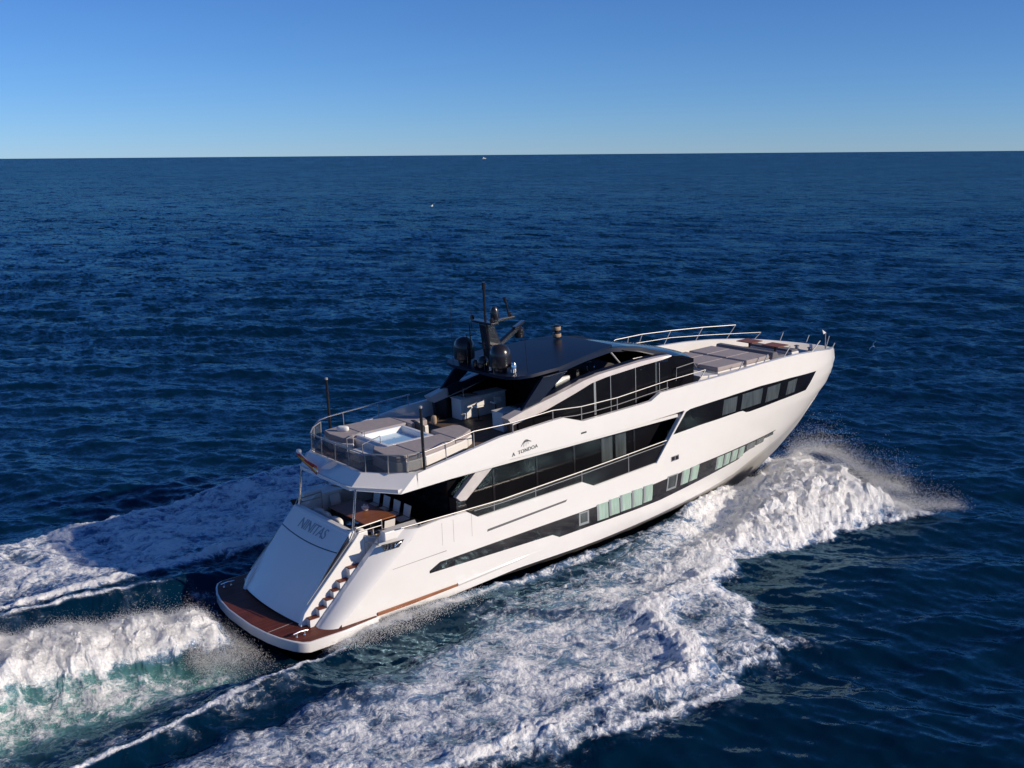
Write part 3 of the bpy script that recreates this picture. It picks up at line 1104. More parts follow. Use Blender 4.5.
md.prism_xy([(4.3, -2.3), (6.3, -2.9), (6.5, -3.45), (21, -3.45), (21, 3.45), (6.5, 3.45), (6.3, 2.9), (4.3, 2.3)], 2.5, 2.7)
md.build("main_deck", TEAK, yacht, smooth=False)

# --- swim platform with teak
pe = [(0.36, 0), (0.37, -1.0), (0.50, -2.10), (0.68, -2.85), (0.92, -3.45), (1.12, -3.78), (1.35, -3.93)]
full = [(x, -y) for x, y in reversed(pe[1:])] + pe
full = full + [(2.9, -3.95), (4.35, -3.80), (4.45, -3.60), (4.45, 3.60), (4.35, 3.80), (2.9, 3.95)]
sw = M().prism_xy(full, .33, .74)
swim = sw.build("swim_platform", GEL, yacht, bevel=.04, seg=3, angle=40)
tk = [(x + .06, y * .98) for x, y in full[:-6]] + [(2.9, -3.88), (4.33, -3.74), (4.33, -3.62), (4.33, 3.62), (4.33, 3.74), (2.9, 3.88)]
M().prism_xy(tk, .70, .752).build("platform_teak", TEAKR, swim, smooth=False)
M().prism_xy([(.55, -2.09), (.57, -2.06), (1.66, -1.94), (1.66, -1.97)], .74, .758).build("deck_seam", CUSH, swim, smooth=False)
for sg in (-1, 1):
    c = M()
    for dx in (-.16, .16):
        c.lathe([(.05, 0), (.03, .05), (.03, .14), (.05, .16)], (1.35 + dx, sg * 3.2, .75), 10)
    c.tube([(1.05, sg * 3.2, .90), (1.35, sg * 3.2, .93), (1.65, sg * 3.2, .90)], .035, 8)
    c.build("mooring_cleat", CHROME, swim)

# --- transom: garage door, side cheeks, stairs
def door_pt(t, y):
    """t 0 bottom .. 1 top; gently bulged aft in the middle"""
    bul = (1 - (y / 2.4) ** 2)
    return (1.78 + (4.16 - 1.78) * t - .20 * bul * (1 - t) - .10 * math.sin(math.pi * t), y, .80 + (3.70 - .80) * t + .03 * bul * (1 - t))


def door_surface(y0, y1, t0, t1, off=0.0, ny=24, nt=16):
    rows = []
    for i in range(nt + 1):
        t = t0 + (t1 - t0) * i / nt
        row = []
        for j in range(ny + 1):
            y = y0 + (y1 - y0) * j / ny
            p = door_pt(t, y)
            row.append((p[0] - .77 * off, p[1], p[2] + .63 * off))
        rows.append(row)
    return rows


td = M()
td.grid(door_surface(-2.3, 2.3, 0, 1))
td.grid([[(p[0] + .30, p[1], p[2] - .1) for p in r] for r in door_surface(-2.3, 2.3, 0, 1)])
tdoor = td.build("transom_door", GEL, yacht)
# top rim and aft cockpit coaming
M().prism_xz([(4.16, 3.4), (4.16, 3.72), (4.26, 3.80), (4.48, 3.80), (4.48, 2.6), (4.3, 2.6)], -2.32, 2.32).build("cockpit_coaming", GEL, yacht, bevel=.03)
rw = [door_pt(.80 - .012, y) for y in np.linspace(-2.28, 2.28, 25)]
sm_ = M()
rr_ = []
for y in np.linspace(-2.28, 2.28, 25):
    drop = .035 * (1 - (y / 2.3) ** 2)
    a, b = door_pt(.795 - drop, y), door_pt(.806 - drop, y)
    rr_.append([(a[0] - .004, a[1], a[2] + .004), (b[0] - .004, b[1], b[2] + .004)])
sm_.grid(rr_)
sm_.build("door_seam", NAVY, tdoor)


def text_mesh(txt, size, shear=0.0, spacing=1.0, depth=.006):
    c = bpy.data.curves.new("lettering", 'FONT')
    c.body = txt
    c.size = size
    c.shear = shear
    c.space_character = spacing
    c.extrude = depth
    c.align_x = 'CENTER'
    o = bpy.data.objects.new("tmp", c)
    COL.objects.link(o)
    dg = bpy.context.evaluated_depsgraph_get()
    me = bpy.data.meshes.new_from_object(o.evaluated_get(dg))
    me.name = "lettering"
    bpy.data.objects.remove(o)
    bpy.data.curves.remove(c)
    return me


def add_text(name, txt, size, fn, material, parent, **kw):
    me = text_mesh(txt, size, **kw)
    for v in me.vertices:
        v.co = Vector(fn(v.co.x, v.co.y, v.co.z))
    me.materials.clear()
    me.materials.append(material)
    o = bpy.data.objects.new(name, me)
    COL.objects.link(o)
    o.parent = parent
    return o


def on_door(u, v, w):
    p = door_pt(.855 + v / 3.75, .1 - u)
    return (p[0] - .77 * (w + .008), p[1], p[2] + .63 * (w + .008))


add_text("name_lettering", "NINITAS", .60, on_door, LETTERB, tdoor, spacing=.96, shear=.12)

# cheeks between door and stairs, stairs, gates
for sg in (-1, 1):
    ck = M()
    prof = [(1.70, .74), (1.92, 1.22), (2.25, 1.56), (4.26, 3.49), (4.5, 3.76), (4.9, 3.78), (4.9, 2.6), (3.2, .74)]
    y0, y1 = sg * 2.30, sg * 2.52
    ck.prism_xz(prof, min(y0, y1), max(y0, y1))
    ck.build("stair_cheek", GEL, yacht, bevel=.035, seg=3)
    hr = M().tube([(2.1, sg * 2.41, 1.52), (4.25, sg * 2.41, 3.58), (4.45, sg * 2.41, 3.92)], .024, 8)
    hr.build("stair_handrail", SATIN, yacht)
    # dark grooves along the door
    g = M().prism_xz([(1.95, .95), (1.99, .90), (4.2, 3.58), (4.15, 3.63)], min(sg * 2.2, sg * 2.28), max(sg * 2.2, sg * 2.28))
    g.build("door_groove", NAVY, tdoor, smooth=False)
    st = M()
    tz = [1.06, 1.34, 1.61, 1.88, 2.16, 2.58]
    tx = [2.16, 2.58, 2.92, 3.24, 3.54, 4.0]
    prev = .74
    pts = [(1.75, .70)]
    px = 1.95
    for X_, Z_ in zip(tx, tz):
        pts += [(X_ - .20, prev), (X_ - .20, Z_ - .03)]
        prev = Z_ - .03
    pts += [(4.9, prev), (4.9, .70)]
    st.prism_xz(pts, min(sg * 2.5, sg * 2.83), max(sg * 2.5, sg * 2.83))
    stair = st.build("stairs", GEL2, yacht, smooth=False)
    for X_, Z_, X2 in zip(tx, tz, tx[1:] + [4.6]):
        M().box((X_ - .19, min(sg * 2.53, sg * 2.81), Z_ - .026), (X2 - .22, max(sg * 2.53, sg * 2.81), Z_ + .012)).build("stair_tread", TEAKR, stair, bevel=.01)
    # stair gate and rails at the head of the stairs
    gt = M()
    for z in (3.35, 3.62):
        gt.tube([(4.75, sg * 2.55, z), (4.95, sg * 3.1, z)], .022, 6)
    gt.tube([(4.72, sg * 2.5, 2.7), (4.72, sg * 2.5, 3.66)], .025, 6)
    gt.tube([(4.97, sg * 3.13, 2.7), (4.97, sg * 3.13, 3.66)], .025, 6)
    gt.build("stair_gate", SATIN, yacht)
    rl = M()
    rl.tube([(4.45, sg * 2.42, 3.95), (5.6, sg * 2.42, 4.0)], .03, 8)
    rl.tube([(4.55, sg * 2.42, 3.78), (5.6, sg * 2.42, 3.78)], .02, 8)
    rl.tube([(5.6, sg * 2.42, 2.7), (5.6, sg * 2.42, 4.0)], .025, 8)
    rl.build("cockpit_rail", SATIN, yacht)
    M().box((4.5, min(sg * 2.36, sg * 2.48), 2.7), (5.3, max(sg * 2.36, sg * 2.48), 3.45)).build("cockpit_side_panel", GEL2, yacht, bevel=.02)
    # chrome posts holding the overhang
    M().tube([(4.43, sg * 2.2, 3.75), (4.68, sg * 2.2, 5.42)], .055, 12).build("overhang_post", CHROME, yacht)
    # lit white corner pad on the quarter
    M().box((5.1, min(sg * 3.1, sg * 3.45), 3.5), (6.0, max(sg * 3.1, sg * 3.45), 3.86)).build("quarter_locker", GEL, yacht, bevel=.04)

# --- salon: dark glass walls under the overhang
sg_ = M()
sg_.prism_xy([(8.6, -2.72), (21, -2.95), (21, 2.95), (8.6, 2.72)], 2.68, 5.44)
salon = sg_.build("salon_glass", GLASS, yacht, smooth=False)
for sg in (-1, 1):
    for x in (10.9, 13.2, 15.3, 18.9):
        y = sg * (2.72 + (x - 8.6) * .0186)
        M().box((x - .05, min(y, y + sg * .02), 2.7), (x + .05, max(y, y + sg * .02), 5.4)).build("salon_mullion", BLACK, salon, smooth=False)
    for x0, x1 in ((16.9, 17.6), (17.75, 18.4)):
        y = sg * (2.72 + (x0 - 8.6) * .0186)
        M().box((x0, min(y, y + sg * .012), 3.0), (x1, max(y, y + sg * .012), 5.3)).build("salon_pane", PANE2, salon, smooth=False)
    # aft salon door frame and side brace
    br = M().prism_xz([(8.52, 4.42), (8.72, 4.22), (9.02, 4.20), (10.55, 5.36), (9.75, 5.42)], min(sg * 3.18, sg * 3.42), max(sg * 3.18, sg * 3.42))
    br.build("overhang_brace", SILVER, yacht, bevel=.03)
    M().prism_xz([(8.6, 2.7), (8.6, 4.3), (9.0, 4.22), (9.5, 2.7)], min(sg * 2.8, sg * 3.3), max(sg * 2.8, sg * 3.3)).build("brace_foot", BLACK, yacht, smooth=False)
    # dark glass bulwark of the side deck
    gb = M()
    rows = []
    for x in xs_between(8.95, 20.28, .3, [p[0] for p in LOWTOP]):
        t = interp(x, LOWTOP)
        lo, hi = min(t - .02, 4.1), min(interp(x, [(8.95, 3.83), (10.5, 3.84), (20.3, 4.26)]), 9)
        hi = max(hi, lo + .01)
        if x > 19.5:
            lo = min(interp(x, [(19.5, 3.47), (20.28, 4.25)]), hi - .01)
        bb = half_b(x, 3.8) - .06
        rows.append([(x, -bb, lo), (x, -bb, hi), (x, -bb + .04, hi), (x, -bb + .04, lo)])
    gb.grid(rows, closed=True)
    gb.f += [(3, 2, 1, 0), tuple(4 * (len(rows) - 1) + k for k in range(4))]
    (gb if sg < 0 else gb.mirrored()).build("glass_bulwark", SMOKE, yacht, smooth=False)
    # side deck rail: two tubes and stanchions
    r1 = M()
    zt = lambda x: interp(x, [(5.45, 3.96), (7.5, 3.93), (10.5, 3.90), (15, 4.10), (20.35, 4.40)])
    r1.tube([(x, sg * (half_b(x, 3.8) - .06), zt(x)) for x in xs_between(5.7, 20.32, .8)], .026, 8)
    r1.tube([(x, sg * (half_b(x, 3.8) - .06), zt(x) - .14) for x in xs_between(9.2, 20.28, .8)], .018, 6)
    rail = r1.build("side_deck_rail", SATIN, yacht)
    for x in (6.6, 8.2, 10.2, 12.4, 15.0, 17.8):
        M().tube([(x, sg * (half_b(x, 3.8) - .06), interp(x, LOWTOP) - .02), (x, sg * (half_b(x, 3.8) - .06), zt(x))], .024, 8).build("stanchion", SATIN, rail)

# --- upper house: black glass sides, champagne arcs, bulkheads
ARC_T = [(11.55, 7.0), (12.5, 7.23), (14.45, 7.60), (15.9, 7.92), (16.8, 8.03), (19.25, 8.17), (20.65, 8.17), (21.3, 8.13)]
ARC_B = [(11.75, 6.73), (13.6, 7.02), (15.3, 7.45), (16.25, 7.72), (17.2, 7.84), (19.25, 7.97), (20.65, 8.02), (21.3, 8.09)]
for sg in (-1, 1):
    ar = M()
    rows = []
    for i in range(33):
        t = i / 32
        xt, xb = 11.55 + (21.3 - 11.55) * t, 11.75 + (21.3 - 11.75) * t
        zt_, zb_ = interp(xt, ARC_T), interp(xb, ARC_B)
        yo = sg * (3.12 - .12 * t)
        wd = .50 - .3 * t
        rows.append([(xt, yo, zt_), (xb, yo + sg * .03, zb_), (xb, yo - sg * wd, zb_ - .02), (xt, yo - sg * wd, zt_ + .02)])
    ar.grid(rows, closed=True)
    ar.f += [(3, 2, 1, 0), tuple(4 * 32 + k for k in range(4))]
    ar.build("side_arc", SILVER, yacht, angle=35)
    hs = M()
    rows = []
    for x in xs_between(12.2, 23.1, .4):
        zt_ = interp(x, ARC_B + [(22.3, 7.93), (23.1, 7.66)]) + .02 if x < 21.3 else interp(x, [(21.3, 8.08), (22.3, 7.93), (23.1, 7.66)])
        y = sg * interp(x, [(12, 2.95), (20, 2.9), (23.1, 2.72)])
        rows.append([(x, y, 5.8), (x, y, zt_), (x, y - sg * .05, zt_), (x, y - sg * .05, 5.8)])
    hs.grid(rows, closed=True)
    hs.f += [(3, 2, 1, 0), tuple(4 * (len(rows) - 1) + k for k in range(4))]
    sgl = hs.build("wheelhouse_side_glass", GLASS, yacht, angle=25)
    for x, w, mt in ((16.5, .12, FRAME), (17.5, .03, FRAME), (19.05, .03, FRAME), (20.35, .11, PANE2), (20.62, .03, FRAME)):
        y = sg * (interp(x, [(12, 2.95), (20, 2.9), (23.1, 2.72)]) + .004)
        M().box((x, min(y, y + sg * .012), 6.2), (x + w, max(y, y + sg * .012), interp(x, ARC_B) - .05)).build("side_mullion", mt, sgl, smooth=False)
    # diagonal roof legs
    lg = M().prism_xz([(12.3, 7.15), (13.3, 7.35), (15.0, 8.50), (13.6, 8.45)], min(sg * 2.86, sg * 3.02), max(sg * 2.86, sg * 3.02))
    lg.build("roof_leg", ROOF, yacht, bevel=.03)
    lg2 = M().prism_xz([(11.9, 5.86), (11.8, 6.72), (13.7, 7.0), (13.7, 5.86)], min(sg * 2.66, sg * 2.88), max(sg * 2.66, sg * 2.88))
    lg2.build("roof_leg_base", BLACK, yacht, smooth=False)
    # dark sill between arc and the open flybridge
    sill = M()
    rows = []
    for x in xs_between(12.5, 21.2, .5):
        za = interp(x, ARC_T)
        rows.append([(x, sg * 2.9, za), (x, sg * 2.55, za + .06), (x, sg * 2.5, za - .3), (x, sg * 2.88, za - .3)])
    sill.grid(rows, closed=True)
    sill.build("coaming_sill", ROOF, yacht)

# --- hardtop
def roof_z(x, y):
    return interp(x, [(11.9, 8.56), (14.5, 8.70), (16.5, 8.84), (18.3, 8.93)]) - .02 * (y / 2.2) ** 2


rf = M()
outl = []
for x, w in ((12.15, 1.55), (12.3, 2.2), (12.65, 2.6), (13.2, 2.78), (14.6, 2.84), (16.0, 2.55), (17.2, 2.30), (18.35, 2.05), (18.6, 1.9)):
    outl.append((x, w))
rows = []
for x, w in outl:
    rows.append([(x, w * s, roof_z(x, w * s)) for s in np.linspace(-1, 1, 13)])
rf.grid(rows)
rows2 = [[(x, w * s * 1.01, roof_z(x, w * s) - .13) for s in np.linspace(-1, 1, 13)] for x, w in outl]
rf.grid([list(reversed(r)) for r in rows2])
for j in (0, 12):
    rf.grid([[r[j] for r in rows], [r[j] for r in rows2]])
rf.grid([rows[0], rows2[0]])
rf.grid([rows[-1], rows2[-1]])
hardtop = rf.build("hardtop", ROOF, yacht, angle=40)
sf = M()
sf.prism_xy([(12.4, -1.6), (13.0, -2.5), (14.6, -2.6), (18, -1.9), (18, 1.9), (14.6, 2.6), (13.0, 2.5), (12.4, 1.6)], lambda x, y: roof_z(x, y) - .20, lambda x, y: roof_z(x, y) - .14)
sf.build("hardtop_ceiling", WOODC, hardtop, smooth=False)
for sg in (-1, 1):   # roof side beam sweeping down to the nose
    b_ = M()
    rows = []
    for x in xs_between(14.6, 21.6, .4):
        y = interp(x, [(14.6, 2.84), (16, 2.55), (18.4, 2.08), (20, 2.2), (21.6, 2.62)])
        z = interp(x, [(14.6, 8.62), (16.5, 8.78), (18.4, 8.84), (20.0, 8.62), (21.6, 8.13)])
        rows.append([(x, sg * y, z), (x, sg * (y + .04), z - .2), (x, sg * (y - .16), z - .22), (x, sg * (y - .14), z + .02)])
    b_.grid(rows, closed=True)
    b_.f += [(3, 2, 1, 0), tuple(4 * (len(rows) - 1) + k for k in range(4))]
    b_.build("roof_beam", ROOF, hardtop)
# nose: glossy midnight shell from the windscreen down to the foredeck
ns = M()
rows = []
for i in range(25):
    t = i / 24
    row = []
    for s in np.linspace(-1, 1, 21):
        fr = 1 - abs(s) ** 2.6
        x = 19.0 + (22.95 + .95 * fr - 19.0) * t
        hw = interp(t, [(0, 2.25), (.5, 2.72), (.8, 2.82), (1, 2.70)])
        zc_ = interp(t, [(0, 8.74), (.2, 8.62), (.5, 8.32), (.8, 7.98), (1, 7.68)])
        drop = interp(t, [(0, .10), (.5, .25), (1, .08)])
        row.append((x, hw * s, zc_ - drop * abs(s) ** 2.2))
    rows.append(row)
ns.grid(rows)
nose = ns.build("coupe_nose", NOSE, yacht, angle=60)
fg = M()
edge = rows[-1]
fg.grid([edge, [(x + .10, y * 1.0, 6.0) for x, y, z in edge]])
fg.build("front_glass", GLASS, yacht)
# flybridge interior glimpsed between roof and nose
M().box((15.9, -2.5, 5.86), (16.05, 2.5, 8.3)).build("wheelhouse_bulkhead", GLASS, yacht, smooth=False)
M().box((14.7, -2.48, 6.9), (15.5, -2.40, 8.05)).build("side_screen", PANE2, yacht, smooth=False)
M().box((14.7, -2.50, 7.98), (15.5, -2.38, 8.1)).build("screen_trim", GEL, yacht, smooth=False)
hc = M().prism_xz([(18.4, 6.0), (18.4, 7.55), (18.9, 7.95), (19.6, 7.8), (19.6, 6.0)], -1.3, 1.3)
helm = hc.build("helm_console", DARKC, yacht, bevel=.05)
hwh = M()
hwh.tube([(18.30 + .05 * math.sin(a), -.75 + .24 * math.cos(a), 7.75 + .24 * math.sin(a)) for a in np.linspace(0, 2 * math.pi, 20)], .022, 6)
hwh.build("steering_wheel", CHROME, helm)
M().tube([(19.0, -2.1, 7.9), (18.2, -2.05, 8.8)], .05, 8).build("windscreen_post", SATIN, yacht)
M().tube([(19.6, -2.2, 8.12), (21.0, -2.35, 8.16)], .035, 8).build("windscreen_rail", SATIN, yacht)
M().box((16.6, .2, 6.0), (17.3, 1.6, 7.6)).build("helm_seat", DARKC, yacht, bevel=.08)
M().box((16.6, -1.6, 6.0), (17.3, -.2, 7.6)).build("helm_seat", DARKC, yacht, bevel=.08)

# --- sun deck: tub, sun pads, counters
tub = M()
rows = []
for s_, z in ((1.0, 5.86), (1.0, 6.40), (.84, 6.40), (.84, 5.95)):
    rows.append([(8.28 + (x - 8.28) * s_, y * s_, z) for x, y in [(7.1, -1.30), (9.4, -1.30), (9.55, -1.1), (9.55, 1.1), (9.4, 1.30), (7.1, 1.30), (7.0, 1.2), (7.0, -1.2)]])
tub.grid(rows, closed=True)
tubo = tub.build("hot_tub", GEL2, yacht, bevel=.03)
rm = M()
rows = []
for (sx, sy, z) in ((1.0, 1.0, 6.39), (1.0, 1.0, 6.50), (.86, .84, 6.50), (.84, .82, 6.47)):
    rows.append([(8.28 + (x - 8.28) * sx, y * sy, z) for x, y in ((7.15, -1.22), (9.42, -1.22), (9.42, 1.22), (7.15, 1.22))])
rm.grid(rows, closed=True)
rm.build("tub_rim", GEL, tubo, bevel=.02)
rows = []
for (sx, sy, z) in ((.85, .83, 6.49), (.80, .76, 6.02), (.62, .55, 6.0)):
    rows.append([(8.28 + (x - 8.28) * sx, y * sy, z) for x, y in ((7.15, -1.22), (9.42, -1.22), (9.42, 1.22), (7.15, 1.22))])
bs = M().grid(rows, closed=True)
bs.f.append((8, 9, 10, 11))
bs.build("tub_basin", GEL, tubo, bevel=.02)
M().box((7.40, -.98, 6.20), (9.16, .98, 6.27)).build("tub_water", TUBW, tubo, smooth=False)
for sg in (-1, 1):
    base = [(6.75, .75), (7.0, 1.25), (9.7, 1.25), (9.75, .5), (10.9, .5), (11.1, .75), (11.0, 1.7), (10.2, 2.25), (8.6, 2.75), (7.3, 3.05), (6.5, 2.9), (6.35, 2.2), (6.45, 1.2)]
    if sg > 0:
        base = [(6.75, .75), (7.0, 1.25), (9.7, 1.25), (9.75, .95), (10.6, .95), (10.85, 1.7), (10.3, 2.4), (8.9, 2.95), (7.3, 3.05), (6.5, 2.9), (6.35, 2.2), (6.45, 1.2)]
    sb = M().prism_xy([(x, sg * y) for x, y in base], 5.86, 6.28)
    pb = sb.build("sun_pad_base", GEL2, yacht, bevel=.05, seg=3)
    cx, cy = sum(p[0] for p in base) / len(base), sum(p[1] for p in base) / len(base)
    # cushions: the pad is split along its length
    for (xa, xb_) in ((6.3, 7.45), (7.47, 9.68), (9.70, 11.2)):
        poly = []
        pts = [(cx + (x - cx) * .985, cy + (y - cy) * .97) for x, y in base]
        for i in range(len(pts)):      # clip polygon to the x slab
            a, b = pts[i], pts[(i + 1) % len(pts)]
            if xa <= a[0] <= xb_:
                poly.append(a)
            cr = []
            for xc_ in (xa, xb_):
                if (a[0] - xc_) * (b[0] - xc_) < 0:
                    t = (xc_ - a[0]) / (b[0] - a[0])
                    cr.append((t, (xc_, a[1] + (b[1] - a[1]) * t)))
            poly += [c[1] for c in sorted(cr)]
        if len(poly) > 2:
            M().prism_xy([(x, sg * y) for x, y in poly], 6.28, 6.52).build("sun_pad_cushion", CUSH if sg < 0 or xa < 9 else CUSH, pb, bevel=.05, seg=3)
bk = M().prism_xy([(9.72, .05), (9.85, .05), (10.15, 1.35), (10.0, 1.4)], 5.86, 6.55)
bk.build("tub_backrest", DARKC, yacht, bevel=.03)
# aft boarding steps to the tub with small bright rails
M().box((6.2, -.55, 5.86), (7.0, .55, 6.15)).build("tub_step", GEL2, yacht, bevel=.03)
for y in (-.62, .62):
    M().tube([(6.35, y, 6.0), (6.35, y, 6.62), (7.2, y, 6.80), (7.2, y, 6.5)], .022, 6).build("tub_handrail", SATIN, tubo)
for o in kids(yacht):      # the tub and its pads sit a little farther aft
    if o.name.split('.')[0] in ("hot_tub", "sun_pad_base", "tub_backrest", "tub_step"):
        o.location.x = -.32
# bar counters
def counter(name, x0, x1, y0, y1, z1, rows_=()):
    c = M().box((x0, y0, 5.86), (x1, y1, z1 - .05)).build(name, GEL2, yacht, bevel=.05, seg=3)
    M().box((x0 - .03, y0 - .03, z1 - .048), (x1 + .03, y1 + .03, z1)).build("counter_top", GEL, c, bevel=.02)
    for i in range(3):
        t = x0 + (x1 - x0) * (i + .5) / 3
        M().box((t - .3, y0 - .012, 6.0), (t + .3, y0 + .01, z1 - .12)).build("counter_door", GEL2, c, bevel=.008)
    return c


c1 = counter("bar_counter", 12.6, 15.2, 1.75, 2.5, 6.85)
M().box((12.9, 1.85, 6.852), (13.7, 2.4, 6.90)).build("bar_sink", CHROME, c1, bevel=.02)
M().tube([(13.2, 2.35, 6.86), (13.2, 2.35, 7.2), (13.2, 2.15, 7.22)], .02, 6).build("tap", CHROME, c1)
c2 = counter("bar_counter", 12.7, 15.6, -1.25, -.45, 6.72)
M().box((13.6, -1.1, 6.722), (14.6, -.6, 6.79)).build("grill_lid", BLACK, c2, bevel=.02)

# --- glass windbreak and rails of the sun deck
W = [(6.35, 3.45), (5.75, 2.95), (5.22, 2.20), (5.17, 1.25), (5.16, .1), (5.18, -.95), (5.22, -2.15), (5.75, -2.95), (6.35, -3.42), (6.95, -3.6)]
wb = None
topz = lambda x: 6.70
gl = bpy.data.materials.new("tinted_glass")
gl.use_nodes = True
_p = gl.node_tree.nodes["Principled BSDF"]
_p.inputs["Base Color"].default_value = (0.06, 0.08, 0.11, 1)
_p.inputs["Roughness"].default_value = 0.06
_p.inputs["Alpha"].default_value = 0.5
wbr = M().tube([(x, y, 6.72) for x, y in W], .028, 8).build("windbreak_rail", SATIN, yacht)
for a, b in zip(W[:-1], W[1:]):
    d = Vector((b[0] - a[0], b[1] - a[1], 0)).normalized()
    n_ = Vector((d.y, -d.x, 0)) * .012
    m = M()
    pa, pb_ = Vector((a[0], a[1], 0)) + d * .04, Vector((b[0], b[1], 0)) - d * .04
    m.prism_xy([tuple((pa + n_)[:2]), tuple((pb_ + n_)[:2]), tuple((pb_ - n_)[:2]), tuple((pa - n_)[:2])], 6.0, 6.66)
    m.build("windbreak_pane", gl, wbr, smooth=False)
for x, y in W:
    M().tube([(x, y, 5.95), (x + .04, y, 6.74)], .026, 8).build("windbreak_post", SATIN, wbr)
# port tall rail
pr = M().tube([(5.9, 3.2, 6.4), (6.1, 3.45, 6.66), (6.4, 3.58, 6.80), (6.85, 3.62, 6.85), (7.7, 3.62, 6.90), (9.6, 3.62, 6.99), (11.1, 3.62, 7.06)], .036, 8).build("port_hand_rail", CHROME, yacht)
for x in (7.6, 9.4, 11.0):
    M().tube([(x, 3.6, 6.0), (x, 3.62, interp(x, [(6.85, 6.85), (11.1, 7.06)]))], .016, 6).build("stanchion", SATIN, pr)
# starboard and port walk-way rails
UR = [(6.95, 6.72), (8.2, 6.86), (9.37, 7.06), (11.35, 7.02), (13.5, 7.12), (15.1, 6.98), (17.2, 6.98), (20.33, 7.19), (22.9, 7.27)]
for sg in (-1, 1):
    xs_ = xs_between(6.95 if sg < 0 else 11.4, 22.9, .7, [p[0] for p in UR])
    r_ = M().tube([(x, sg * (half_b(x, 6.5) - .09), interp(x, UR)) for x in xs_], .022, 8)
    r_.tube([(x, sg * (half_b(x, 6.5) - .09), interp(x, [(14.0, 6.72), (15.1, 6.62), (17.2, 6.66), (20.3, 6.86), (21.9, 6.9)])) for x in xs_between(14.0, 20.4, .8)], .018, 6)
    ro = r_.build("walkway_rail", SATIN, yacht)
    for x in (8.0, 9.37, 11.35, 13.5, 15.1, 17.2, 20.33):
        if sg > 0 and x < 11.5:
            continue
        y = sg * (half_b(x, 6.5) - .09)
        M().tube([(x, y, interp(x, SHEER) - .03), (x, y, interp(x, UR))], .022, 8).build("stanchion", SATIN, ro)
    y = sg * (half_b(22.5, 6.6) - .09)
    M().tube([(22.35, y, 6.76), (22.9, y, 7.27)], .028, 8).build("stanchion", SATIN, ro)
    # small rail on the house corner
    hr = M().tube([(21.65, sg * 2.95, 6.85), (21.68, sg * 2.95, 7.45), (23.0, sg * 2.8, 7.48), (23.25, sg * 2.75, 7.2)], .022, 6).build("house_hand_rail", SATIN, yacht)
# bow rails: port run with two tubes, starboard single posts
B_ = lambda x, z=6.6: half_b(x, z) - .1
PT = [(23.4, 7.25), (24.0, 7.62), (25.9, 7.64), (28.0, 7.56), (30.2, 7.45), (32.3, 7.32)]
PM = [(25.3, 7.22), (27.9, 7.17), (30.2, 7.0), (32.4, 6.82), (33.9, 6.72)]
bt = M().tube([(x, B_(x), z) for x, z in PT], .026, 8)
bt.tube([(x, B_(x, 6.4), z) for x, z in PM], .020, 8)
bro = bt.build("bow_rail", SATIN, yacht)
for xb, xt, zt_ in ((24.7, 24.95, 7.63), (25.5, 25.9, 7.64), (27.4, 27.9, 7.57), (29.6, 30.1, 7.46), (31.7, 32.3, 7.32), (33.5, 33.9, 6.72)):
    M().tube([(xb, B_(xb), interp(xb, SHEER)), (xt, B_(xt), zt_)], .026, 8).build("stanchion", SATIN, bro)
for xb, xt, zt_ in ((25.25, 25.6, 7.22), (27.3, 27.6, 7.23), (29.1, 29.6, 7.30), (32.1, 32.75, 7.02), (34.0, 34.3, 6.98), (36.3, 36.5, 6.1)):
    zz = min(6.6, interp(xb, SHEER))
    M().tube([(xb, -B_(xb, zz), interp(xb, SHEER) - .02), (xt, -B_(xb, zz) - .02, zt_)], .028, 8).build("bow_post", SATIN, yacht)
for xb in (35.0, 36.3):
    M().tube([(xb, B_(xb, 6), interp(xb, SHEER) - .02), (xb + .3, B_(xb, 6), interp(xb, SHEER) + .45)], .026, 8).build("bow_post", SATIN, yacht)

# --- foredeck furniture built into the deck
for row_, (x0, x1) in enumerate(((25.6, 27.55), (27.75, 29.6))):
    b0 = M().box((x0, -2.0, 6.2), (x1, 2.0, 6.44)).build("sun_bed_base", GEL, yacht, bevel=.03)
    for k in range(3):
        y0 = -1.98 + k * 1.325
        M().box((x0 + .02, y0, 6.44), (x1 - .02, y0 + 1.31, 6.66)).build("sun_bed_cushion", CUSH, b0, bevel=.06, seg=3)
M().prism_xz([(24.0, 6.15), (24.0, 6.55), (25.3, 6.42), (25.3, 6.15)], -2.3, 2.3).build("deck_trunk", GEL2, yacht, bevel=.05)
M().box((25.3, -2.42, 6.15), (29.2, -2.12, 6.42)).build("deck_coaming", GEL, yacht, bevel=.03)
M().box((25.3, 2.12, 6.15), (29.2, 2.42, 6.42)).build("deck_coaming", GEL, yacht, bevel=.03)
sb_ = M().prism_xz([(29.75, 6.15), (29.9, 6.72), (30.25, 6.72), (30.35, 6.50), (30.95, 6.48), (30.95, 6.15)], -1.95, 1.95)
sb_.build("bow_sofa", CUSHB, yacht, bevel=.05, seg=3)
M().box((32.0, -1.5, 6.0), (32.6, 1.5, 6.35)).build("bow_bench", GEL, yacht, bevel=.05)
M().box((32.05, -1.45, 6.35), (32.55, 1.45, 6.45)).build("bow_bench_cushion", CUSHB, yacht, bevel=.03)
wl_ = M()
for sg in (-1, 1):
    wl_.lathe([(.18, 0), (.18, .1), (.1, .13), (.1, .25), (.16, .3), (.05, .34)], (34.9, sg * .45, 5.72), 14)
wl_.build("anchor_windlass", CHROME, yacht)
M().box((33.2, -.8, 5.7), (34.4, .8, 5.98)).build("deck_hatch", BLACK, yacht, bevel=.03)
M().tube([(36.9, 0, 5.4), (36.9, 0, 6.5)], .03, 8).build("jack_staff", SATIN, yacht)
M().prism_xz([(36.95, 6.5), (36.6, 6.72), (36.72, 6.45)], -.015, .015).build("staff_lamp", GEL, yacht)

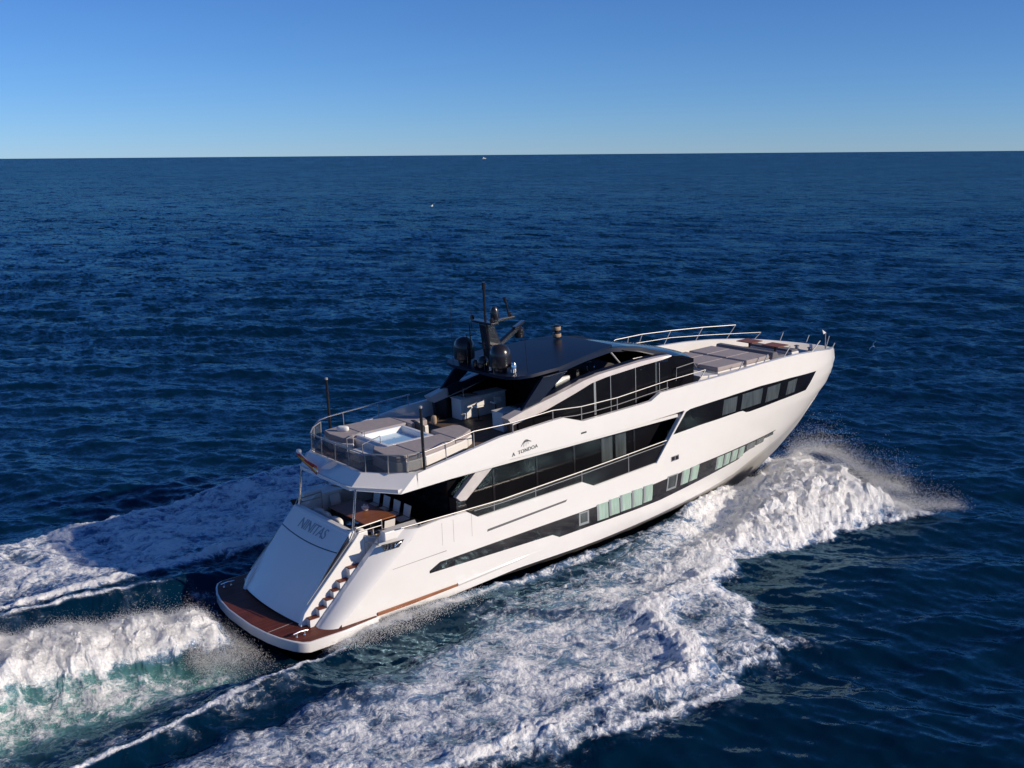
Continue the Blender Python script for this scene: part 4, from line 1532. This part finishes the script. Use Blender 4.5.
# --- mast, domes, radar, aerials
mp_ = M().prism_xz([(13.0, 8.55), (12.75, 10.5), (13.15, 10.55), (13.95, 8.6)], -.28, .28)
mast = mp_.build("mast", MASTM, yacht, bevel=.06)
M().box((12.72, -.7, 10.5), (13.12, .7, 10.60)).build("crosstree", MASTM, mast, bevel=.02)
M().prism_xz([(13.3, 10.45), (13.35, 10.6), (14.5, 10.62), (14.5, 10.52)], -.12, .12).build("mast_arm", MASTM, mast, bevel=.02)
M().prism_xz([(13.5, 9.3), (13.5, 9.5), (14.7, 10.15), (14.75, 10.0)], -.14, .14).build("radar_bracket", MASTM, mast, bevel=.02)
M().tube([(12.93, 0, 10.6), (12.93, 0, 12.25)], .055, 8).build("antenna", MASTM, mast)
M().tube([(12.93, 0, 12.0), (12.93, 0, 12.3)], .085, 8).build("antenna_tip", MASTM, mast)
M().tube([(14.25, 0, 10.6), (14.05, 0, 11.5)], .04, 8).build("antenna", MASTM, mast)
M().tube([(14.06, 0, 11.3), (14.04, 0, 11.52)], .07, 8).build("antenna_tip", MASTM, mast)
M().lathe([(.17, 0), (.19, .1), (.19, .42), (.12, .56), (.02, .6)], (13.3, -.2, 10.62), 14).build("camera_dome", MASTM, mast)
M().tube([(12.55, .5, 10.2), (12.55, .5, 11.1)], .02, 6).build("antenna", MASTM, mast)
for y in (.68, -.68):
    M().tube([(12.6, y, 8.9), (12.55, y, 10.55)], .025, 6).build("mast_stay", MASTM, mast)
for sg in (-1, 1):
    d = M().lathe([(.28, -.62), (.30, -.45), (.45, -.38), (.47, -.3), (.47, .12), (.44, .3), (.34, .48), (.18, .58), (.02, .61)], (12.65, sg * 1.31, 9.2), 24)
    d.build("satellite_dome", MASTM, yacht)
for sg in (-1, 1):
    sc_ = M().lathe([(.26, 0), (.28, .05), (.28, .22), (.2, .3)], (14.6, sg * .35, 9.0 + .0), 16)
rp = M().lathe([(.2, 0), (.22, .12), (.22, .38), (.12, .48)], (14.75, .0, 9.62), 16)
rpo = rp.build("radar_pedestal", MASTM, mast)
ang_ = math.radians(38)
ra = M()
ra.add([(14.75 + dx * math.cos(ang_) - dy * math.sin(ang_), dx * math.sin(ang_) + dy * math.cos(ang_), 10.1 + dz)
        for dz in (0, .14) for dx, dy in ((-.85, -.09), (.85, -.09), (.85, .09), (-.85, .09))],
       [(3, 2, 1, 0), (4, 5, 6, 7), (0, 1, 5, 4), (1, 2, 6, 5), (2, 3, 7, 6), (3, 0, 4, 7)])
ra.build("radar_scanner", MASTM, mast, bevel=.03)
M().lathe([(.2, 0), (.26, .1), (.26, .35), (.18, .5), (.05, .56)], (12.5, -.25, 8.6), 16).build("search_light", MASTM, yacht)
M().lathe([(.12, 0), (.14, .1), (.14, .3), (.1, .42)], (12.9, -1.9, 8.58), 12).build("horn", CHROME, yacht)
M().lathe([(.05, 0), (.1, .05), (.1, .2), (.04, .25)], (12.75, -2.0, 8.58), 12).build("deck_light", CHROME, yacht)
M().lathe([(.05, 0), (.1, .05), (.1, .2), (.04, .25)], (12.45, -.9, 8.58), 12).build("deck_light", CHROME, yacht)
nl = M().lathe([(.12, 0), (.2, .04), (.2, .24), (.1, .27), (.1, .32), (.19, .35), (.19, .58), (.08, .64)], (18.0, 1.25, 8.93), 14)
nlo = nl.build("navigation_light", MASTM, yacht)
M().lathe([(.205, .06), (.215, .08), (.215, .20), (.205, .22)], (18.0, 1.25, 8.93), 14).build("light_lens", BROWN, nlo)
M().lathe([(.195, .38), (.205, .40), (.205, .53), (.195, .55)], (18.0, 1.25, 8.93), 14).build("light_lens", BROWN, nlo)
M().tube([(12.5, 2.0, 8.5), (12.5, 2.0, 11.2)], .012, 5).build("whip_aerial", BLACK, yacht)
M().tube([(13.4, -2.2, 8.6), (13.3, -2.2, 10.6)], .010, 5).build("whip_aerial", BLACK, yacht)
for k, (x, y, h) in enumerate(((12.3, .62, 1.5), (12.3, -.62, 1.3), (13.25, .55, 1.1), (13.45, -.65, .9))):
    M().tube([(x, y, 8.55), (x + .04, y, 8.55 + h)], .022, 6).build("antenna", MASTM, mast)
for k, (x, y, z, r) in enumerate(((12.75, .7, 10.62, .09), (12.75, -.7, 10.62, .09), (13.1, .5, 8.6, .15), (13.0, -.6, 8.6, .17), (12.45, .15, 8.58, .16), (14.4, .1, 10.6, .08))):
    M().lathe([(r * .7, 0), (r, r * .6), (r, r * 1.8), (r * .5, r * 2.4)], (x, y, z), 12).build("instrument", MASTM if k != 3 else CHROME, mast)
M().box((12.85, -.5, 9.55), (13.2, .5, 9.63)).build("crosstree", MASTM, mast, bevel=.02)
M().tube([(12.75, -.5, 9.6), (12.7, -.5, 10.3)], .018, 6).build("antenna", MASTM, mast)
# awning poles on the sun deck
for sg in (-1, 1):
    po = M().tube([(6.95, sg * 3.66, 5.86), (6.95, sg * 3.66, 8.5)], .06, 10).build("awning_pole", BLACK, yacht)
    M().lathe([(.07, 0), (.07, .08), (.03, .1)], (6.95, sg * 3.66, 8.48), 10).build("pole_cap", SATIN, po)

# --- builder's mark on the fascia
def on_side(u, v, w):
    x, z = 11.86 + u, 5.69 + v + u * .085
    return (x, -half_b(x, z) - .02 - w, z)


add_text("builder_lettering", "A  TONDOA", .22, on_side, LETTER, upper_bulwark, spacing=1.12)
em = M()
def arc_strip(pts, w0, w1):
    rows = []
    for i, (u, v) in enumerate(pts):
        u, v = .06 + u * .72, .30 + (v - .27) * .72
        t = i / (len(pts) - 1)
        w = .75 * (w0 + (w1 - w0) * abs(2 * t - 1))
        rows.append([on_side(u, v, .004), on_side(u, v - w, .004), on_side(u, v - w, -.01), on_side(u, v, -.01)])
    em.grid(rows, closed=True)
arc_strip([(-.36, .27), (-.25, .41), (-.12, .53), (.02, .57), (.14, .53), (.26, .45), (.40, .37)], .13, .03)
arc_strip([(-.17, .27), (-.13, .42), (-.05, .52)], .04, .09)
arc_strip([(.0, .30), (.02, .44), (.05, .52)], .04, .09)
arc_strip([(.16, .34), (.14, .44), (.10, .52)], .04, .09)
em.build("builder_emblem", LETTER, upper_bulwark, smooth=False)

# ------------------------------------------------------------------ loose things on board
# dining table
t = empty("dining_table", 6.35, .45, 2.7)
tag(t, "long varnished wooden dining table under the overhang on the aft deck", "table")
M().box((-.75, -1.5, .70), (.75, 1.5, .76)).build("table_top", TABLE, t, bevel=.02)
for y in (-.8, .8):
    M().lathe([(.3, 0), (.3, .03), (.08, .06), (.08, .66), (.2, .70)], (0, y, 0), 14).build("pedestal", CHROME, t)


def chair(name="dining_chair"):
    c = empty(name)
    M().box((-.24, -.25, .42), (.24, .25, .48)).build("seat", CHAIRM, c, bevel=.02)
    M().prism_xz([(.22, .5), (.26, .5), (.36, .98), (.32, .98)], -.25, .25).build("backrest", CHAIRM, c, bevel=.015)
    for y in (-.25, .25):
        f = M()
        f.tube([(-.24, y, .44), (-.28, y, 0)], .016, 6)
        f.tube([(.22, y, .44), (.28, y, 0)], .016, 6)
        f.tube([(.22, y, .44), (.34, y, .98)], .016, 6)
        f.build("side_frame", CHROME, c)
    return c


c0 = chair()
spots = [(7.5, 1.55, 0, "white sling chair facing aft at the wooden table, next to the end chair"),
         (7.5, .75, 0, "white sling chair facing aft at the wooden table, one place to port of the middle"),
         (7.5, -.05, 0, "white sling chair facing aft at the wooden table, one place to starboard of the middle"),
         (7.5, -.85, 0, "white sling chair facing aft at the wooden table, nearest the side deck"),
         (6.35, 2.35, math.pi / 2, "white chair at the head of the wooden table, far end from the stairs"),
         (6.3, -1.55, -math.pi / 2, "white chair at the foot of the wooden table, beside the stair head")]
for i, (x, y, rz, lb) in enumerate(spots):
    o = c0 if i == 0 else copy_tree(c0)
    place(o, x, y, 2.7, rz)
    tag(o, lb, "chair", "white chairs around the dining table")
# aft sofa and its pillows
s_ = empty("cockpit_sofa", 4.95, 0, 2.7)
tag(s_, "charcoal sofa built along the transom behind the dining table", "sofa")
M().box((-.42, -2.1, 0), (.5, 2.1, .32)).build("sofa_base", GEL2, s_, bevel=.02)
M().box((-.2, -2.08, .32), (.5, 2.08, .46)).build("seat_cushion", DARKC, s_, bevel=.04)
M().box((-.42, -2.08, .46), (-.2, 2.08, .92)).build("back_cushion", DARKC, s_, bevel=.05)
for x, y, z, rz, w, lb in ((4.98, 1.55, 3.45, .2, 1.0, "small white pillow at the far port end of the sofa"),
                           (5.0, .95, 3.42, -.1, 1.0, "square white pillow next to the port end pillow on the sofa"),
                           (4.95, .05, 3.45, .05, 1.35, "long white pillow in the middle of the transom sofa"),
                           (5.0, -1.6, 3.42, .3, .95, "white pillow at the starboard end of the transom sofa")):
    p = M().cushion((0, 0, 0), (.15, .30 * w, .19), 0).build("throw_pillow", PILLOW)
    place(p, x, y, z, rz)
    tag(p, lb, "pillow", "white pillows on the transom sofa")
v_ = empty("flower_bowl", 6.5, .35, 3.46)
tag(v_, "white bowl with pale flowers standing on the wooden dining table", "bowl")
M().lathe([(.05, 0), (.1, .02), (.16, .12), (.17, .14)], (0, 0, 0), 14).build("bowl", GEL, v_)
fl_ = M()
for i in range(16):
    a, r = random.random() * 6.28, .13 * math.sqrt(random.random())
    fl_.cushion((r * math.cos(a), r * math.sin(a), .17 + .06 * random.random()), (.045, .045, .035), 0, 2, 6)
fl_.build("flowers", PILLOW, v_)
# loose sun deck cushions
for x, y, lb in ((6.7, 2.1, "small white pillow on the port sun pad beside the hot tub"), (10.05, .15, "tan towel roll standing at the starboard pad by the dark backrest")):
    p = M().cushion((0, 0, 0), (.12, .28, .12) if y > 1 else (.10, .12, .2), 0).build("throw_pillow" if y > 1 else "towel_roll", PILLOW if y > 1 else BROWN)
    place(p, x, y, 6.63 if y > 1 else 6.70, .6)
    tag(p, lb, "pillow" if y > 1 else "towel")
# bow tables
for i, (x, y, lb) in enumerate(((31.35, .85, "brown pedestal table on the foredeck, farther from the near rail"), (31.35, -.9, "brown pedestal table on the foredeck, nearer the bow tip and near rail"))):
    t = empty("bow_table", x, y, 6.15)
    tag(t, lb, "table", "wooden tables on the foredeck")
    M().box((-.45, -.55, .60), (.45, .55, .65)).build("table_top", TABLE, t, bevel=.02)
    M().lathe([(.22, 0), (.22, .03), (.06, .06), (.06, .56), (.16, .6)], (0, 0, 0), 12).build("pedestal", BLACK, t)
# bar stools
def stool():
    s = empty("bar_stool")
    M().lathe([(.2, 0), (.2, .02), (.03, .04), (.03, .62)], (0, 0, 0), 12).build("stool_post", BLACK, s)
    M().box((-.2, -.2, .62), (.2, .2, .70)).build("seat", CHAIRM, s, bevel=.04)
    M().prism_xy([(-.22, -.2), (-.18, -.2), (-.18, .2), (-.22, .2)], .72, .95).build("backrest", CHAIRM, s, bevel=.01)
    return s
s0 = stool()
for i, (x, y, lb) in enumerate(((13.2, 1.25, "white bar stool in front of the port bar counter, aft one"), (14.2, 1.25, "white bar stool in front of the port bar counter, forward one"))):
    o = s0 if i == 0 else copy_tree(s0)
    place(o, x, y, 5.86, math.pi / 2)
    tag(o, lb, "bar stool", "bar stools at the sun deck counter")

# ensign: furled flag and staff lashed to the aft fascia
fg_ = empty("ensign", 4.80, 1.55, 5.86)
tag(fg_, "red and yellow ensign hanging furled from a white staff at the stern", "flag")
M().tube([(-.05, .9, .12), (-.16, .3, .02), (-.30, -1.1, -.26)], .03, 8).build("flag_staff", GEL, fg_)
M().cushion((-.05, .9, .13), (.10, .14, .08), 0, 2.4, 8).build("staff_socket", GEL, fg_)
for k, (m_, o_, nm) in enumerate(((RED, .07, "red_stripe"), (YEL, 0.0, "yellow_stripe"), (RED, -.10, "red_stripe"))):
    rows = []
    for i in range(15):
        u = i / 14
        y = .66 - 1.65 * u
        z = .10 - .34 * u + o_ * (0.30 + .7 * u)
        wv = .02 * math.sin(u * 9 + k)
        h_ = (.05 + .12 * u) * (1.25 if k == 1 else .9)
        rows.append([(-.27 + wv, y, z + h_ / 2), (-.27 + wv * .6 - .03, y, z - h_ / 2), (-.25 + wv * .6 - .03, y, z - h_ / 2), (-.25 + wv, y, z + h_ / 2)])
    m = M().grid(rows, closed=True)
    m.f += [(3, 2, 1, 0), tuple(56 + q for q in range(4))]
    m.build(nm, m_, fg_)

# ------------------------------------------------------------------ gulls and the far boat
def gull(x, y, z, rz, bank, lb, size=1.0):
    m = M()
    rows = []
    for i in range(11):
        t = i / 10
        r = .09 * math.sin(math.pi * min(1, t * .93 + .05)) ** .7 + .004
        rows.append([(-.27 + .54 * t, r * math.cos(a), r * math.sin(a)) for a in np.linspace(0, 2 * math.pi, 11)[:-1]])
    m.grid(rows, closed=True)
    m.f.append(tuple(range(9, -1, -1)))
    m.f.append(tuple(100 + k for k in range(10)))
    m.add([(-.25, -.05, .01), (-.42, -.09, .02), (-.42, .09, .02), (-.25, .05, .01), (-.25, 0, .03), (-.4, 0, .035)], [(0, 1, 5, 4), (4, 5, 2, 3), (3, 2, 1, 0)])
    m.lathe([(.03, -.02), (.012, .03), (.002, .06)], (.28, 0, 0), 6)
    for sg in (-1, 1):
        rows = []
        for i in range(9):
            t = i / 8
            c = .17 * (1 - t) ** .6 + .02
            yy = sg * (.06 + .60 * t)
            zz = .20 * math.sin(min(t, .5) * math.pi) - .10 * max(0, t - .5)
            xx = .05 + .05 * math.sin(t * 3) - .22 * max(0, t - .45)
            rows.append([(xx, yy, zz + .012), (xx - c * .5, yy, zz + .022), (xx - c, yy, zz), (xx - c * .5, yy, zz - .008)])
        m.grid(rows, closed=True)
    o = m.build("seagull", GULLW)
    o.location = (x, y, z)
    o.rotation_euler = (bank, 0, rz)
    o.scale = (size,) * 3
    tag(o, lb, "seagull", "seagulls over the sea")
    return o


def on_ray(px, py, dist):
    d = fw + (px - 512) / FOCAL_PX * rt - (py - 384) / FOCAL_PX * up
    return CAM + d * dist
g1 = on_ray(873, 346.5, 88)
gull(g1[0], g1[1], g1[2], math.radians(70), -.9, "white seagull banking low over the water ahead of the bow", .62)
g2 = on_ray(432, 206, 300)
gull(g2[0], g2[1], g2[2], math.radians(200), .4, "distant white seagull above the open water behind the mast", 1.5)
# distant motor boat on the horizon
d = fw + (484 - 512) / FOCAL_PX * rt - (155.5 - 384) / FOCAL_PX * up
bd = CAM + d * (5200 / np.hypot(d[0], d[1]))
fb_ = empty("distant_boat")
fb_.rotation_euler = (0, 0, YAW - math.pi / 2 + .2)
fb_.location = (bd[0], bd[1], 0)
tag(fb_, "tiny white boat far away on the horizon", "boat")
m = M()
rows = []
for x, w, zt_ in ((-8, 2.2, 1.8), (-4, 2.5, 1.8), (2, 2.5, 2.1), (6, 1.6, 2.5), (9, .1, 2.9)):
    rows.append([(x, -w * .7, -.5), (x, -w, zt_), (x, w, zt_), (x, w * .7, -.5)])
m.grid(rows, closed=True)
m.f += [(3, 2, 1, 0), tuple(16 + k for k in range(4))]
m.build("hull", GEL, fb_)
M().prism_xz([(-5, 1.8), (-4.6, 4.4), (1, 4.6), (3.4, 2.1)], -1.8, 1.8).build("cabin", GEL, fb_, bevel=.1)
M().prism_xz([(-3.5, 4.5), (-3.2, 6.6), (-.2, 6.6), (.5, 4.6)], -1.4, 1.4).build("flybridge", GEL, fb_, bevel=.1)
#PART3
# ------------------------------------------------------------------ flying spray: a cloud of separate droplets
def build_spray():
    g = np.random.default_rng(21)
    P, S = [], []

    def scatter(n, xr, yr, wfun, hscale, size):
        x = g.uniform(xr[0], xr[1], n)
        y = g.uniform(yr[0], yr[1], n)
        z, _, _, f, _, _ = sea_state(x, y)
        w = wfun(x, y, z, f)
        k = g.random(n) < w
        x, y, z = x[k], y[k], z[k]
        hs = hscale(x, y) if callable(hscale) else hscale
        cl = np.clip(.55 + 1.1 * fbm(x / .7, y / .7, 3), .05, 1.6)
        up_ = g.exponential(1.0, x.size) * hs * cl
        P.append(np.stack([x + g.normal(0, .10, x.size), y + g.normal(0, .10, x.size), z + up_ - .03], 1))
        S.append(g.uniform(size[0], size[1], x.size) * np.exp(-up_ / (3.5 * np.maximum(hs, .05))))
    # bow plume
    scatter(420000, (17, 34.2), (-10.5, .4), lambda x, y, z, f: smooth(.5, 1.0, f) * smooth(-.3, 2.0, poly_sd(x, y, PLUME) + .9) * np.interp(x, [17, 24, 31], [.25, .6, 1]),
            lambda x, y: np.interp(x, [17, 24, 30], [.06, .16, .24]), (.004, .013))
    scatter(150000, (17, 34.2), (-10.5, .4), lambda x, y, z, f: smooth(.5, 1.0, f) * smooth(-.3, 2.0, poly_sd(x, y, PLUME) + .9), .05, (.006, .016))
    # wisps thrown ahead of the plume's outer edge
    t = g.random(18000) ** 2.2
    bx = 31.2 + 2.9 * t + g.normal(0, .5, t.size) * (1 - .6 * t)
    by = -8.6 - 1.7 * t + g.normal(0, .55, t.size) * (1 - .5 * t)
    P.append(np.stack([bx, by, .35 + g.exponential(.4, t.size) * (1 - .6 * t)], 1))
    S.append(g.uniform(.003, .010, t.size))
    t = g.random(30000)
    P.append(np.stack([33.5 - 1.4 * t + g.normal(0, .35, t.size), -.3 - 8.2 * t + g.normal(0, .3, t.size), 1.2 + .9 * np.sin(np.clip(t * 1.4, 0, 1) * 3.1) * (1 - .4 * t) + g.exponential(.35, t.size) - .2], 1))
    S.append(g.uniform(.003, .010, t.size))
    # rooster tail
    scatter(420000, (-14, .1), (-4.2, 4.4), lambda x, y, z, f: smooth(.35, .9, f) * .9, lambda x, y: np.interp(x, [-8, -1, .6], [.20, .20, .10]), (.004, .014))
    # fine mist between the platform and the tail
    t = g.random(45000) ** .7
    P.append(np.stack([.15 - 2.6 * t + np.clip(g.normal(0, .2, t.size), -9, .1), g.normal(-1.0, 1.3, t.size), -.35 + g.exponential(.18, t.size) * (.4 + 1.6 * t)], 1))
    S.append(g.uniform(.003, .009, t.size))
    # breaking crests and the port sheet
    scatter(60000, (-6, 20), (-17, -7), lambda x, y, z, f: smooth(.7, 1.0, f) * .6, .05, (.004, .012))
    scatter(60000, (-10, 26), (5, 20), lambda x, y, z, f: smooth(.7, .9, f) * .6, .10, (.004, .014))
    # spray licking the hull side near the stern
    scatter(50000, (2, 9.5), (-5.0, -3.7), lambda x, y, z, f: smooth(5.1, 3.9, -y) * smooth(10, 5, x) * .8, .12, (.006, .015))
    P, S = np.concatenate(P), np.concatenate(S)
    n = len(P)
    base = np.array([(1, 1, 1), (1, -1, -1), (-1, 1, -1), (-1, -1, 1)]) / 1.2
    # random orientation per droplet
    q = g.normal(size=(n, 4))
    q /= np.linalg.norm(q, axis=1)[:, None]
    w, x, y, z = q.T
    Rm = np.stack([1 - 2 * (y * y + z * z), 2 * (x * y - z * w), 2 * (x * z + y * w), 2 * (x * y + z * w), 1 - 2 * (x * x + z * z), 2 * (y * z - x * w),
                   2 * (x * z - y * w), 2 * (y * z + x * w), 1 - 2 * (x * x + y * y)], 1).reshape(n, 3, 3)
    V = (np.einsum('nij,kj->nki', Rm, base) * S[:, None, None] + P[:, None, :]).reshape(-1, 3).astype(np.float32)
    F = (np.array([(0, 1, 2), (0, 3, 1), (0, 2, 3), (1, 3, 2)])[None] + 4 * np.arange(n)[:, None, None]).reshape(-1, 3).astype(np.int32)
    me = bpy.data.meshes.new("spray")
    me.vertices.add(len(V))
    me.vertices.foreach_set("co", V.ravel())
    me.loops.add(F.size)
    me.loops.foreach_set("vertex_index", F.ravel())
    me.polygons.add(len(F))
    me.polygons.foreach_set("loop_start", np.arange(0, F.size, 3, dtype=np.int32))
    me.update(calc_edges=True)
    me.shade_smooth()
    sm = mat("spray_white", (0.95, 0.95, 0.95), 0.9)
    nt = sm.node_tree
    df, tl, mxs = nt.nodes.new("ShaderNodeBsdfDiffuse"), nt.nodes.new("ShaderNodeBsdfTranslucent"), nt.nodes.new("ShaderNodeMixShader")
    df.inputs[0].default_value = tl.inputs[0].default_value = (.96, .96, .96, 1)
    mxs.inputs[0].default_value = .45
    nt.links.new(df.outputs[0], mxs.inputs[1])
    nt.links.new(tl.outputs[0], mxs.inputs[2])
    nt.links.new(mxs.outputs[0], nt.nodes["Material Output"].inputs["Surface"])
    me.materials.append(sm)
    o = bpy.data.objects.new("spray", me)
    COL.objects.link(o)
    tag(o, "white droplets of spray flying off the bow wave and stern wake", "spray", kind="stuff")
    return o


build_spray()
